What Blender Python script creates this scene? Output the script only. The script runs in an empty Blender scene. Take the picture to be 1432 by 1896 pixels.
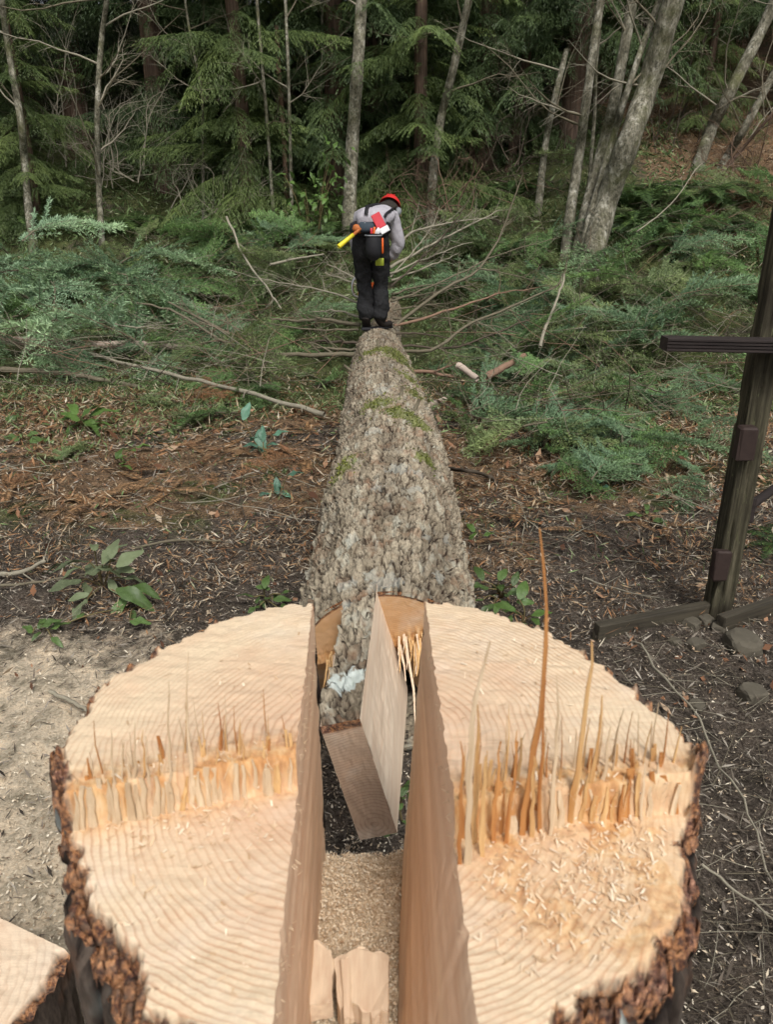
import bpy, bmesh, math, random
import numpy as np
from mathutils import Vector, Matrix

# ------------------------------------------------------------------ camera, sky, sun, exposure
SC = bpy.context.scene
COL = SC.collection
FPX, PCX, PCY = 1428.0, 716.0, 948.0          # photograph: focal length and centre in pixels
TILT, CAMZ = math.radians(22.0), 1.85
cam_d = bpy.data.cameras.new('camera')
cam = bpy.data.objects.new('camera', cam_d)
COL.objects.link(cam)
cam.location = (0, 0, CAMZ)
cam.rotation_euler = (math.radians(90) - TILT, 0, 0)
cam_d.sensor_fit = 'VERTICAL'
cam_d.sensor_height = 36.0
cam_d.sensor_width = 36.0
cam_d.lens = FPX / 1896.0 * 36.0
cam_d.clip_start = 0.05
cam_d.clip_end = 600
cam_d.dof.use_dof = True
cam_d.dof.focus_distance = 4.2
cam_d.dof.aperture_fstop = 9.0
SC.camera = cam

SUN_EL, SUN_AZ = math.radians(54), math.radians(164)   # azimuth clockwise from +Y: behind the camera, to the right
world = bpy.data.worlds.new('World')
SC.world = world
world.use_nodes = True
wn = world.node_tree
wn.nodes.clear()
w_out = wn.nodes.new('ShaderNodeOutputWorld')
w_bg = wn.nodes.new('ShaderNodeBackground')
w_sky = wn.nodes.new('ShaderNodeTexSky')
w_hs = wn.nodes.new('ShaderNodeHueSaturation')
w_sky.sky_type = 'NISHITA'
w_sky.sun_disc = False
w_sky.sun_elevation = SUN_EL
w_sky.sun_rotation = SUN_AZ
w_sky.dust_density = 4.0
w_sky.ozone_density = 1.0
w_hs.inputs['Saturation'].default_value = 0.24
w_bg.inputs['Strength'].default_value = 0.088
wn.links.new(w_sky.outputs[0], w_hs.inputs['Color'])
wn.links.new(w_hs.outputs[0], w_bg.inputs['Color'])
wn.links.new(w_bg.outputs[0], w_out.inputs['Surface'])
sun_d = bpy.data.lights.new('sun', 'SUN')
sun = bpy.data.objects.new('sun', sun_d)
COL.objects.link(sun)
sun_d.energy = 1.5
sun_d.angle = math.radians(11)
sun_d.color = (1.0, 0.97, 0.93)
sun_dir = Vector((math.sin(SUN_AZ) * math.cos(SUN_EL), math.cos(SUN_AZ) * math.cos(SUN_EL), math.sin(SUN_EL)))
sun.rotation_euler = (-sun_dir).to_track_quat('-Z', 'Y').to_euler()
sun.location = sun_dir * 40
SC.view_settings.view_transform = 'Standard'
SC.view_settings.look = 'None'
SC.view_settings.gamma = 1.0
SC.view_settings.use_curve_mapping = False
SC.view_settings.exposure = 0.68
SC.render.engine = 'CYCLES'
SC.cycles.use_denoising = True
SC.cycles.max_bounces = 5
SC.cycles.diffuse_bounces = 3
SC.cycles.glossy_bounces = 2
SC.cycles.transmission_bounces = 4
SC.cycles.use_adaptive_sampling = True
SC.cycles.adaptive_threshold = 0.03

# ------------------------------------------------------------------ helpers
RNG = np.random.default_rng(7)
random.seed(7)


def ray(px, py):
    x, y = (px - PCX) / FPX, (py - PCY) / FPX
    return Vector((x, math.cos(TILT) - y * math.sin(TILT), -math.sin(TILT) - y * math.cos(TILT)))


def at_y(px, py, Y):
    d = ray(px, py)
    return d * (Y / d.y) + Vector((0, 0, CAMZ))


def at_z(px, py, z):
    d = ray(px, py)
    return d * ((z - CAMZ) / d.z) + Vector((0, 0, CAMZ))


def hash2(ix, iy, s=0):
    h = (ix.astype(np.int64) * 374761393 + iy.astype(np.int64) * 668265263 + s * 1274126177) & 0xffffffff
    h = ((h ^ (h >> 13)) * 1274126177) & 0xffffffff
    h = (h ^ (h >> 16)) & 0xffffff
    return h / float(0xffffff)


def vnoise(x, y, s=0):
    x, y = np.broadcast_arrays(np.asarray(x, float), np.asarray(y, float))
    ix, iy = np.floor(x), np.floor(y)
    fx, fy = x - ix, y - iy
    fx, fy = fx * fx * (3 - 2 * fx), fy * fy * (3 - 2 * fy)
    a = hash2(ix, iy, s); b = hash2(ix + 1, iy, s); c = hash2(ix, iy + 1, s); d = hash2(ix + 1, iy + 1, s)
    return a + (b - a) * fx + (c - a) * fy + (a - b - c + d) * fx * fy


def fbm(x, y, o=4, s=0):
    t, amp, tot = 0.0, 1.0, 0.0
    for k in range(o):
        t = t + amp * vnoise(np.asarray(x) * 2 ** k, np.asarray(y) * 2 ** k, s + k * 17)
        tot += amp
        amp *= 0.5
    return t / tot                      # 0..1


def cells(x, y, s=0, off=False):
    """Voronoi: distance to nearest, second nearest, random value of the nearest cell."""
    x, y = np.broadcast_arrays(np.asarray(x, float), np.asarray(y, float))
    ix, iy = np.floor(x), np.floor(y)
    f1 = np.full(x.shape, 9.0); f2 = np.full(x.shape, 9.0); r = np.zeros(x.shape); ox = np.zeros(x.shape); oy = np.zeros(x.shape)
    for dx in (-1, 0, 1):
        for dy in (-1, 0, 1):
            cx, cy = ix + dx, iy + dy
            px = cx + 0.15 + 0.7 * hash2(cx, cy, s); py = cy + 0.15 + 0.7 * hash2(cx, cy, s + 5)
            d = np.hypot(px - x, py - y)
            near = d < f1
            f2 = np.where(near, f1, np.minimum(f2, d))
            r = np.where(near, hash2(cx, cy, s + 9), r)
            if off:
                ox = np.where(near, x - px, ox); oy = np.where(near, y - py, oy)
            f1 = np.where(near, d, f1)
    return (f1, f2, r, ox, oy) if off else (f1, f2, r)


def smooth(x, a, b):
    t = np.clip((np.asarray(x, float) - a) / (b - a), 0, 1)
    return t * t * (3 - 2 * t)


def mesh_np(name, V, Fc, mats=(), attrs=None, fattrs=None, midx=None, shade=True):
    V = np.asarray(V, dtype=np.float32).reshape(-1, 3)
    Fc = np.asarray(Fc, dtype=np.int32)
    me = bpy.data.meshes.new(name)
    n, k = Fc.shape
    me.vertices.add(len(V))
    me.vertices.foreach_set('co', V.ravel())
    me.loops.add(n * k)
    me.loops.foreach_set('vertex_index', Fc.ravel())
    me.polygons.add(n)
    me.polygons.foreach_set('loop_start', np.arange(0, n * k, k, dtype=np.int32))
    me.polygons.foreach_set('loop_total', np.full(n, k, dtype=np.int32))
    for m in mats:
        me.materials.append(m)
    if midx is not None:
        me.polygons.foreach_set('material_index', np.asarray(midx, dtype=np.int32))
    me.update(calc_edges=True)
    if shade:
        me.polygons.foreach_set('use_smooth', np.ones(n, dtype=bool))
    for nm, a in (attrs or {}).items():
        at = me.attributes.new(nm, 'FLOAT', 'POINT')
        at.data.foreach_set('value', np.asarray(a, dtype=np.float32).ravel())
    for nm, a in (fattrs or {}).items():
        at = me.attributes.new(nm, 'FLOAT', 'FACE')
        at.data.foreach_set('value', np.asarray(a, dtype=np.float32).ravel())
    return me


def grid_faces(nu, nv, flip=False, wrap=False):
    """nu rows of nv points each."""
    i = np.arange(nu - 1)[:, None]
    j = np.arange(nv if wrap else nv - 1)[None, :]
    j1 = (j + 1) % nv
    a = i * nv + j; b = i * nv + j1; c = (i + 1) * nv + j1; d = (i + 1) * nv + j
    f = np.stack([a, b, c, d], -1).reshape(-1, 4)
    return f[:, ::-1] if flip else f


def obj(name, me, parent=None, loc=None, label=None, cat=None, group=None, kind=None):
    o = bpy.data.objects.new(name, me)
    COL.objects.link(o)
    if parent is not None:
        o.parent = parent
    if loc is not None:
        o.location = loc
    return tag(o, label, cat, group, kind)


def tag(o, label=None, cat=None, group=None, kind=None):
    if label: o['label'] = label
    if cat: o['category'] = cat
    if group: o['group'] = group
    if kind: o['kind'] = kind
    return o


def empty(name, loc=(0, 0, 0), rz=0.0, **kw):
    o = bpy.data.objects.new(name, None)
    COL.objects.link(o)
    o.location = loc
    o.rotation_euler = (0, 0, rz)
    o.empty_display_size = 0.1
    return tag(o, **kw)


class MB:
    """Collects polygons of mixed size."""
    def __init__(s):
        s.v, s.f, s.m = [], [], []

    def add(s, V, Fs, m=0):
        b = len(s.v)
        s.v += [tuple(p) for p in V]
        s.f += [tuple(b + i for i in f) for f in Fs]
        s.m += [m] * len(Fs)

    def box(s, c, size, M=None, m=0, bev=0.0, jit=0.0):
        hx, hy, hz = (q / 2 for q in size)
        b = min(bev, hx * .9, hy * .9, hz * .9)
        bm = bmesh.new()
        bmesh.ops.create_cube(bm, size=1)
        for v in bm.verts:
            v.co = Vector((v.co.x * hx * 2, v.co.y * hy * 2, v.co.z * hz * 2))
        if b > 0:
            bmesh.ops.bevel(bm, geom=list(bm.edges), offset=b, segments=1, affect='EDGES', profile=.5)
        bm.verts.ensure_lookup_table()
        for i, v in enumerate(bm.verts):
            v.index = i
        P = []
        for v in bm.verts:
            p = v.co + Vector([random.uniform(-jit, jit) for _ in range(3)]) if jit else v.co.copy()
            P.append((M @ p if M is not None else p) + Vector(c))
        s.add(P, [[v.index for v in f.verts] for f in bm.faces], m)
        bm.free()

    def tube(s, pts, rad, n=6, m=0, cap=True):
        V, Fq, caps = tube_arrays(pts, rad, n)
        b = len(s.v)
        s.v += [tuple(p) for p in V]
        s.f += [tuple(b + int(i) for i in f) for f in Fq]
        s.m += [m] * len(Fq)
        if cap:
            L = len(pts)
            s.f += [tuple(b + i for i in range(n))[::-1], tuple(b + (L - 1) * n + i for i in range(n))]
            s.m += [m, m]

    def mesh(s, name, mats, smooth_=True):
        me = bpy.data.meshes.new(name)
        me.from_pydata(s.v, [], s.f)
        for x in (mats if isinstance(mats, (list, tuple)) else [mats]):
            me.materials.append(x)
        me.polygons.foreach_set('material_index', np.array(s.m, dtype=np.int32))
        me.polygons.foreach_set('use_smooth', np.full(len(s.f), smooth_, dtype=bool))
        me.update()
        return me


def tube_arrays(pts, rad, n=6):
    P = np.array([tuple(p) for p in pts], float)
    R = np.asarray(rad, float) * np.ones(len(P))
    T = np.gradient(P, axis=0)
    T /= np.linalg.norm(T, axis=1, keepdims=True) + 1e-9
    up = np.array([0, 0, 1.0]) if abs(T[0, 2]) < .9 else np.array([1.0, 0, 0])
    A = np.cross(T, up); A /= np.linalg.norm(A, axis=1, keepdims=True) + 1e-9
    B = np.cross(T, A)
    th = np.linspace(0, 2 * np.pi, n, endpoint=False)
    V = P[:, None] + R[:, None, None] * (A[:, None] * np.cos(th)[None, :, None] + B[:, None] * np.sin(th)[None, :, None])
    return V.reshape(-1, 3), grid_faces(len(P), n, wrap=True, flip=True), None


def smooth_path(pts, k=4):
    """Catmull-Rom through pts."""
    P = [Vector(p) for p in pts]
    if len(P) < 3:
        a, b = P[0], P[-1]
        return [a.lerp(b, i / k) for i in range(k + 1)]
    Q = [P[0] * 2 - P[1]] + P + [P[-1] * 2 - P[-2]]
    out = []
    for i in range(1, len(Q) - 2):
        for j in range(k):
            t = j / k
            out.append(0.5 * ((2 * Q[i]) + (Q[i + 1] - Q[i - 1]) * t + (2 * Q[i - 1] - 5 * Q[i] + 4 * Q[i + 1] - Q[i + 2]) * t * t
                              + (3 * Q[i] - Q[i - 1] - 3 * Q[i + 1] + Q[i + 2]) * t ** 3))
    out.append(P[-1])
    return out


# ------------------------------------------------------------------ materials
class NT:
    def __init__(s, name):
        s.m = bpy.data.materials.new(name)
        s.m.use_nodes = True
        s.t = s.m.node_tree
        s.t.nodes.clear()
        s.out = s.n('OutputMaterial')
        s.co = None

    def n(s, kind, **kw):
        nd = s.t.nodes.new('ShaderNode' + kind)
        for k, v in kw.items():
            setattr(nd, k, v)
        return nd

    def set(s, sock, val):
        if isinstance(val, bpy.types.NodeSocket):
            s.t.links.new(val, sock)
        elif val is not None:
            if isinstance(val, (tuple, list)) and len(val) == 3 and sock.type == 'RGBA':
                val = tuple(val) + (1,)
            sock.default_value = val

    def coord(s, scale=(1, 1, 1), rot=(0, 0, 0), which='Object', loc=(0, 0, 0)):
        tc = s.n('TexCoord'); mp = s.n('Mapping')
        s.set(mp.inputs['Vector'], tc.outputs[which])
        mp.inputs['Scale'].default_value = scale
        mp.inputs['Rotation'].default_value = rot
        mp.inputs['Location'].default_value = loc
        return mp.outputs[0]

    def noise(s, scale, co=None, detail=4, rough=.6, dist=0.0, out='Fac'):
        nd = s.n('TexNoise')
        nd.inputs['Scale'].default_value = scale
        nd.inputs['Detail'].default_value = detail
        nd.inputs['Roughness'].default_value = rough
        nd.inputs['Distortion'].default_value = dist
        s.set(nd.inputs['Vector'], co if co is not None else s.coord())
        return nd.outputs[out]

    def voro(s, scale, co=None, feature='F1', out='Distance', rnd=1.0):
        nd = s.n('TexVoronoi', feature=feature)
        nd.inputs['Scale'].default_value = scale
        nd.inputs['Randomness'].default_value = rnd
        s.set(nd.inputs['Vector'], co if co is not None else s.coord())
        return nd.outputs[out]

    def attr(s, name, out='Fac'):
        nd = s.n('Attribute', attribute_name=name)
        return nd.outputs[out]

    def ramp(s, fac, stops, interp='LINEAR'):
        nd = s.n('ValToRGB')
        cr = nd.color_ramp
        cr.interpolation = interp
        while len(cr.elements) < len(stops):
            cr.elements.new(.5)
        for e, (p, c) in zip(cr.elements, stops):
            e.position = p
            e.color = (c, c, c, 1) if isinstance(c, (int, float)) else tuple(c) + (1,)
        s.set(nd.inputs['Fac'], fac)
        return nd.outputs['Color']

    def mix(s, fac, a, b, mode='MIX'):
        nd = s.n('Mix', data_type='RGBA', blend_type=mode)
        s.set(nd.inputs[0], fac); s.set(nd.inputs[6], a); s.set(nd.inputs[7], b)
        return nd.outputs[2]

    def math(s, op, a, b=None, c=None):
        nd = s.n('Math', operation=op)
        s.set(nd.inputs[0], a)
        if b is not None: s.set(nd.inputs[1], b)
        if c is not None: s.set(nd.inputs[2], c)
        return nd.outputs[0]

    def bump(s, h, strength=.5, dist=.01):
        nd = s.n('Bump')
        nd.inputs['Strength'].default_value = strength
        nd.inputs['Distance'].default_value = dist
        s.set(nd.inputs['Height'], h)
        return nd.outputs[0]

    def done(s, color, rough=.85, normal=None, spec=.3, trans=None, metal=0.0):
        b = s.n('BsdfPrincipled')
        s.set(b.inputs['Base Color'], color)
        s.set(b.inputs['Roughness'], rough)
        b.inputs['Metallic'].default_value = metal
        b.inputs['Specular IOR Level'].default_value = spec
        if normal is not None:
            s.set(b.inputs['Normal'], normal)
        sh = b.outputs[0]
        if trans:
            tr = s.n('BsdfTranslucent')
            s.set(tr.inputs['Color'], color)
            mx = s.n('MixShader')
            mx.inputs[0].default_value = trans
            s.t.links.new(sh, mx.inputs[1]); s.t.links.new(tr.outputs[0], mx.inputs[2])
            sh = mx.outputs[0]
        s.t.links.new(sh, s.out.inputs['Surface'])
        return s.m


def plain(name, col, rough=.7, var=.25, scale=30, spec=.3, bump=.2, metal=0.0, bdist=.003):
    t = NT(name)
    n = t.noise(scale, detail=5)
    c = t.mix(n, tuple(x * (1 - var) for x in col), tuple(min(1, x * (1 + var)) for x in col))
    return t.done(c, rough, t.bump(n, bump, bdist) if bump else None, spec, metal=metal)


def leafmat(name, dark, light, trans=.25, rough=.55, spec=.35, brown=None):
    t = NT(name)
    r = t.attr('rnd')
    stops = [(0.0, dark), (.65, light), (1.0, tuple(min(1, x * 1.5) for x in light))]
    if brown:
        stops = [(0, brown), (.06, brown), (.1, dark), (.65, light), (1.0, tuple(min(1, x * 1.4) for x in light))]
    c = t.ramp(r, stops)
    n = t.noise(1.3, detail=2)
    c = t.mix(1.0, c, t.ramp(n, [(.3, (.7, .75, .8)), (.7, (1.15, 1.1, .95))]), 'MULTIPLY')
    return t.done(c, rough, None, spec, trans)


PITH = (-0.03, -0.01)          # relative to the stump's own origin


def wood_end(name, cx, cy, axes='XY', pale=(.73, .58, .395), late=(.43, .20, .105), freq=140, heart=(.66, .45, .30)):
    """Sawn end grain with year rings around (cx, cy) in the two object axes."""
    t = NT(name)
    co = t.coord()
    sp = t.n('SeparateXYZ')
    t.set(sp.inputs[0], co)
    A = sp.outputs['XYZ'.index(axes[0])]; B = sp.outputs['XYZ'.index(axes[1])]
    dx = t.math('SUBTRACT', A, cx); dy = t.math('SUBTRACT', B, cy)
    r = t.math('SQRT', t.math('ADD', t.math('MULTIPLY', dx, dx), t.math('MULTIPLY', dy, dy)))
    wob = t.noise(5, co, detail=2)
    r2 = t.math('ADD', r, t.math('MULTIPLY', t.math('SUBTRACT', wob, .5), .05))
    r3 = t.math('POWER', r2, 1.25)
    vary = t.noise(34, co, detail=3)
    k = t.math('ADD', t.math('MULTIPLY', r3, freq), t.math('MULTIPLY', vary, .9))
    fr = t.math('FRACT', k)
    ring = t.ramp(fr, [(0, 0.0), (.5, .06), (.78, .9), (.88, 1.0), (.96, .1)])
    fine = t.noise(260, co, detail=3)
    base = t.mix(t.ramp(r, [(.10, 0), (.30, 1)]), heart, pale)
    pat = t.ramp(t.noise(6, co, detail=4), [(.36, .18), (.58, 1)])
    col = t.mix(t.math('MULTIPLY', ring, t.math('MULTIPLY', pat, .74)), base, late)
    col = t.mix(t.ramp(fine, [(.35, .35), (.6, 0)]), col, tuple(x * .72 for x in pale))
    blot = t.noise(11, co, detail=4)
    col = t.mix(t.ramp(blot, [(.5, 0), (.7, .35)]), col, (.62, .38, .24))
    st_ = t.noise(3.1, co, detail=5, rough=.7)
    col = t.mix(t.ramp(st_, [(.5, 0), (.66, .4)]), col, (.74, .66, .55))
    torn = t.attr('torn')
    tn = t.noise(60, t.coord((1, 1, .25)), detail=4)
    col = t.mix(t.math('MULTIPLY', torn, .9), col, t.ramp(tn, [(.3, (.28, .11, .03)), (.45, (.52, .25, .08)), (.57, (.64, .39, .17)), (.72, (.72, .56, .36))]))
    bark = t.attr('bark')
    bn = t.noise(95, co, detail=6, rough=.75)
    bn2 = t.noise(13, co, detail=3)
    bcol = t.ramp(bn, [(.34, (.010, .007, .007)), (.46, (.07, .032, .022)), (.53, (.20, .088, .04)), (.62, (.40, .19, .08)), (.74, (.52, .36, .25))])
    pink = t.ramp(bn, [(.34, (.02, .012, .012)), (.47, (.20, .10, .08)), (.6, (.46, .28, .23)), (.74, (.62, .52, .50))])
    bcol = t.mix(t.ramp(bn2, [(.54, 0), (.68, .55)]), bcol, pink)
    col = t.mix(bark, col, bcol)
    kerf = t.noise(1.0, t.coord((9, 240, 9), (0, 0, .35)), detail=3)
    col = t.mix(t.ramp(kerf, [(.40, .16), (.55, 0)]), col, (.50, .34, .22))
    h = t.math('ADD', t.math('MULTIPLY', kerf, .8), fine)
    return t.done(col, .8, t.bump(h, .35, .0015), .25)


def wood_long(name, axis='Z', pale=(.66, .45, .29), dark=(.47, .29, .17), sc=1.0, streak=90):
    """Sawn or split long grain running along the object axis."""
    t = NT(name)
    s = [streak * sc] * 3
    s['XYZ'.index(axis)] = 2.2 * sc
    n = t.noise(1.0, t.coord(tuple(s)), detail=5, rough=.65)
    s2 = [14 * sc] * 3
    s2['XYZ'.index(axis)] = 1.2 * sc
    n2 = t.noise(1.0, t.coord(tuple(s2)), detail=3)
    c = t.ramp(n, [(.3, dark), (.55, pale), (.75, tuple(min(1, x * 1.18) for x in pale))])
    c = t.mix(t.ramp(n2, [(.35, .55), (.6, 0)]), c, tuple(x * .78 for x in dark))
    return t.done(c, .75, t.bump(n, .4, .002), .25)


M = {}
M['end'] = wood_end('sawn_end_grain', PITH[0], PITH[1])
M['slot'] = wood_long('slot_wall_wood', 'Y', (.90, .67, .47), (.78, .52, .34), 1.0, 42)
M['splinter'] = wood_long('splinter_wood', 'Z', (.66, .43, .20), (.46, .22, .07), 1.0, 200)
M['splinter2'] = wood_long('orange_splinter_wood', 'Z', (.52, .25, .085), (.32, .11, .03), 1.0, 200)
M['splinter3'] = wood_long('grey_splinter_wood', 'Z', (.68, .53, .355), (.50, .35, .21), 1.0, 200)


def bark_mat(name, plate_a, plate_b, crack, grain=(1, .3, 1), moss=(.12, .15, .03), lichen=(.50, .52, .44), rust=(.20, .085, .04)):
    t = NT(name)
    co = t.coord()
    cr = t.attr('crack'); pl = t.attr('plate')
    cs = t.coord(grain)
    n = t.noise(30, cs, detail=6, rough=.7)
    n2 = t.noise(150, cs, detail=4)
    c = t.mix(t.math('ADD', t.math('MULTIPLY', pl, .6), t.math('MULTIPLY', n, .4)), plate_a, plate_b)
    c = t.mix(t.ramp(n2, [(.35, .55), (.6, 0)]), c, tuple(x * .45 for x in plate_a))
    c = t.mix(t.ramp(t.noise(9, co, detail=4), [(.52, 0), (.7, .6)]), c, rust)
    c = t.mix(t.ramp(t.noise(20, cs, detail=5), [(.55, 0), (.66, .4)]), c, lichen)
    c = t.mix(cr, c, crack)
    c = t.mix(t.attr('lichen'), c, t.ramp(n, [(.3, (.40, .45, .41)), (.7, (.66, .72, .68))]))
    c = t.mix(t.attr('moss'), c, t.ramp(n, [(.3, tuple(x * .5 for x in moss)), (.7, tuple(x * 1.5 for x in moss))]))
    return t.done(c, .92, t.bump(t.math('ADD', n, t.math('MULTIPLY', n2, .5)), .55, .004), .15)


M['bark'] = bark_mat('log_bark', (.18, .14, .09), (.54, .47, .35), (.028, .017, .012))
M['stump_bark'] = bark_mat('stump_bark', (.045, .034, .027), (.15, .115, .09), (.010, .007, .006), (1, 1, .3), lichen=(.20, .19, .16))

# ------------------------------------------------------------------ ground
def ground_z(x, y):
    x = np.asarray(x, float); y = np.asarray(y, float)
    base = np.interp(y, [-50, 8.3, 9.5, 10.5, 12, 14, 17, 25, 40, 80, 200], [0, 0, .14, .38, 1.05, 1.9, 2.9, 5.6, 10, 18, 30])
    right = .65 * smooth(x, 1.2, 4.0) * smooth(y, 7.5, 11.5)
    left = -.12 * smooth(-x, 1.5, 4.0) * smooth(y, 9, 12)
    bumps = (fbm(x * .8, y * .8, 3, 3) - .5) * .16 + (fbm(x * 4, y * 4, 2, 11) - .5) * .07
    near = (fbm(x * 7, y * 7, 2, 21) - .5) * .04 * (1 - smooth(y, 7, 10))
    bed = 1 - .85 * (1 - smooth(np.abs(x), .25, .55)) * smooth(y, 1.4, 2.0) * (1 - smooth(y, 9, 10))
    return base + right + left + (bumps + near) * bed + dust_amount(x, y) * .02


def dust_amount(x, y):
    """how much sawdust lies there, 0..1"""
    sd = smooth(-x, .0, .5) * smooth(y, .2, .9) * (1 - smooth(y + .22 * x, 1.6, 3.7))
    return np.maximum(sd, .7 * (1 - smooth(np.hypot(x + .05, y - .9), .45, 1.3)) * (1 - smooth(x, .2, .4)))


def gz(x, y):
    return float(ground_z(x, y))


def on_ground(px, py, dz=0.0):
    """Walk the photograph's line of sight down to the terrain."""
    d = ray(px, py)
    Y = np.concatenate([np.arange(.5, 9, .05), np.arange(9, 60, .2)])
    X = d.x * Y / d.y; Z = CAMZ + d.z * Y / d.y
    hit = Z <= ground_z(X, Y) + dz
    i = int(np.argmax(hit)) if hit.any() else len(Y) - 1
    lo, hi = float(Y[max(i - 1, 0)]), float(Y[i])
    for _ in range(6):
        m = (lo + hi) / 2
        p = at_y(px, py, m)
        if p.z <= gz(p.x, p.y) + dz: hi = m
        else: lo = m
    return at_y(px, py, hi)


def axis_steps(segs):
    out = []
    for a, b, st in segs:
        out += list(np.arange(a, b, st))
    return np.array(out + [segs[-1][1]])


gx = axis_steps([(-160, -20, 14), (-20, -6, .8), (-6, -3, .12), (-3, 3, .034), (3, 6, .12), (6, 20, .8), (20, 160, 14)])
gy = axis_steps([(-60, -4, 8), (-4, .3, .4), (.3, 5.5, .034), (5.5, 13, .1), (13, 26, .4), (26, 200, 8)])
GX, GY = np.meshgrid(gx, gy)
GZ = ground_z(GX, GY)
sd = dust_amount(GX, GY)


def ground_material():
    t = NT('forest_floor')
    co = t.coord()
    n1 = t.noise(2.2, co, detail=5, rough=.7)
    n2 = t.noise(14, co, detail=6, rough=.75)
    n3 = t.noise(85, co, detail=6, rough=.85)
    soil = t.ramp(n3, [(.32, (.012, .009, .007)), (.48, (.075, .060, .048)), (.68, (.22, .185, .15))])
    litter = t.ramp(n3, [(.32, (.02, .013, .008)), (.48, (.14, .095, .058)), (.60, (.34, .215, .125)), (.75, (.50, .41, .30))])
    moss = t.ramp(n3, [(.3, (.014, .018, .008)), (.5, (.07, .085, .03)), (.72, (.16, .165, .075))])
    dust = t.ramp(n3, [(.28, (.07, .05, .034)), (.38, (.46, .365, .255)), (.50, (.70, .585, .43)), (.75, (.83, .73, .57))])
    lit = t.attr('litter'); mo = t.attr('moss'); du = t.attr('dust')
    f = lambda a, lo, hi, nn: t.ramp(t.math('ADD', a, t.math('MULTIPLY', t.math('SUBTRACT', nn, .5), 1.1)), [(lo, 0), (hi, 1)])
    c = t.mix(f(lit, .4, .62, n2), soil, litter)
    c = t.mix(f(mo, .42, .66, n1), c, moss)
    c = t.mix(f(du, .42, .74, t.math('ADD', t.math('MULTIPLY', n2, .6), t.math('MULTIPLY', t.noise(5, co, detail=5, rough=.75), .5))), c, dust)
    c = t.mix(t.ramp(t.noise(48, co, detail=4, rough=.8), [(.60, 0), (.68, .8)]), c, (.34, .28, .21))
    n4 = t.noise(7, co, detail=5, rough=.75)
    c = t.mix(1.0, c, t.ramp(n4, [(.34, (.45, .46, .44)), (.5, (1, 1, 1)), (.66, (1.35, 1.3, 1.25))]), 'MULTIPLY')
    h = t.math('ADD', n3, n2)
    return t.done(c, .95, t.bump(h, .8, .02), .1)


lit = np.maximum((.35 + .65 * smooth(fbm(GX * 1.3, GY * 1.3, 3, 45), .38, .6)) * smooth(GY, 2.9, 4.0) * (1 - smooth(GY, 7.0, 9.0)) * np.where(GX < 0, 1.0, .8), smooth(GX, 3.2, 5.0) * smooth(GY, 10, 12))
mo = np.maximum(smooth(GY, 6.0, 8.0) * .66 * (1 - .75 * smooth(GX, 3.2, 5.5) * smooth(GY, 11, 13)), .56 * smooth(GY, 3.2, 4.6) * smooth(fbm(GX * 1.6, GY * 1.6, 3, 40), .5, .66))
M['ground'] = ground_material()
gme = mesh_np('ground', np.stack([GX, GY, GZ], -1), grid_faces(len(gy), len(gx)), [M['ground']],
              attrs={'litter': lit, 'moss': mo, 'dust': sd})
obj('ground', gme, kind='structure')

# ------------------------------------------------------------------ stump
ZN, ZF = 1.20, 1.238                      # sawn level of the near and of the far half
SC0 = np.array([0.0, 0.77])
_th = np.radians([-180, -176.8, -162.9, -149.4, -135.8, -124.3, -105, -90, -75, -58.4, -49.8, -38.8, -29, -19.9, -7.8, 2.6, 8, 21.6, 33.3, 49, 64, 80.4, 95, 108.1, 121, 131, 145.1, 156.5, 162.2, 171.6, 180])
_rr = np.array([.40, .398, .372, .370, .374, .384, .385, .385, .385, .383, .385, .382, .376, .368, .372, .369, .352, .350, .350, .357, .362, .366, .368, .373, .385, .392, .394, .402, .405, .404, .40])


def hinge_y(x):
    return np.where(x < 0, .735 + (x + .10) * .27, .655 + (x - .08) * .16)


def stump_r(th):
    th = (np.asarray(th) + np.pi) % (2 * np.pi) - np.pi
    return np.interp(th, _th, _rr)


def bark_disp(th, z):
    """outward bark relief: vertical ridges with furrows."""
    u = np.asarray(th) / (2 * np.pi)
    c = u * 58 + (fbm(u * 30, z * 3, 3, 5) - .5) * 3.4
    ridge = np.abs((c % 1.0) - .5) * 2
    f1, f2, rv = cells(u * 34, z * 6.0, 8)
    crack = 1 - smooth(f2 - f1, .02, .28)
    d = .007 * (1 - ridge ** 2) + .014 * (fbm(u * 150, z * 18, 4, 6) - .5) - .010 * crack + .012 * rv + .02 * (fbm(u * 14, z * 2, 2, 16) - .5)
    return d, np.clip(crack * .9 + ridge ** 4 * .6, 0, 1), rv


def slot_edge(side, Y, z):
    """x of the slot's wall at depth Y and height z (side -1 left, 1 right)."""
    if side < 0:
        top = np.interp(Y, [.38, .45, 1.142], [-.0955, -.097, -.121]); bot = np.interp(Y, [.38, .685, 1.14], [-.086, -.096, -.117])
    else:
        top = np.interp(Y, [.38, .45, 1.142], [.0795, .078, .063]); bot = np.interp(Y, [.38, .685, 1.14], [.004, .013, .033])
    zb = floor_z(Y)
    k = np.clip((np.asarray(z) - zb) / (1.2 - zb), 0, 1.1)
    return bot + (top - bot) * k


def floor_z(Y):
    return np.interp(Y, [.38, .685, .95, 1.14], [.93, .86, .79, .675])


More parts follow.
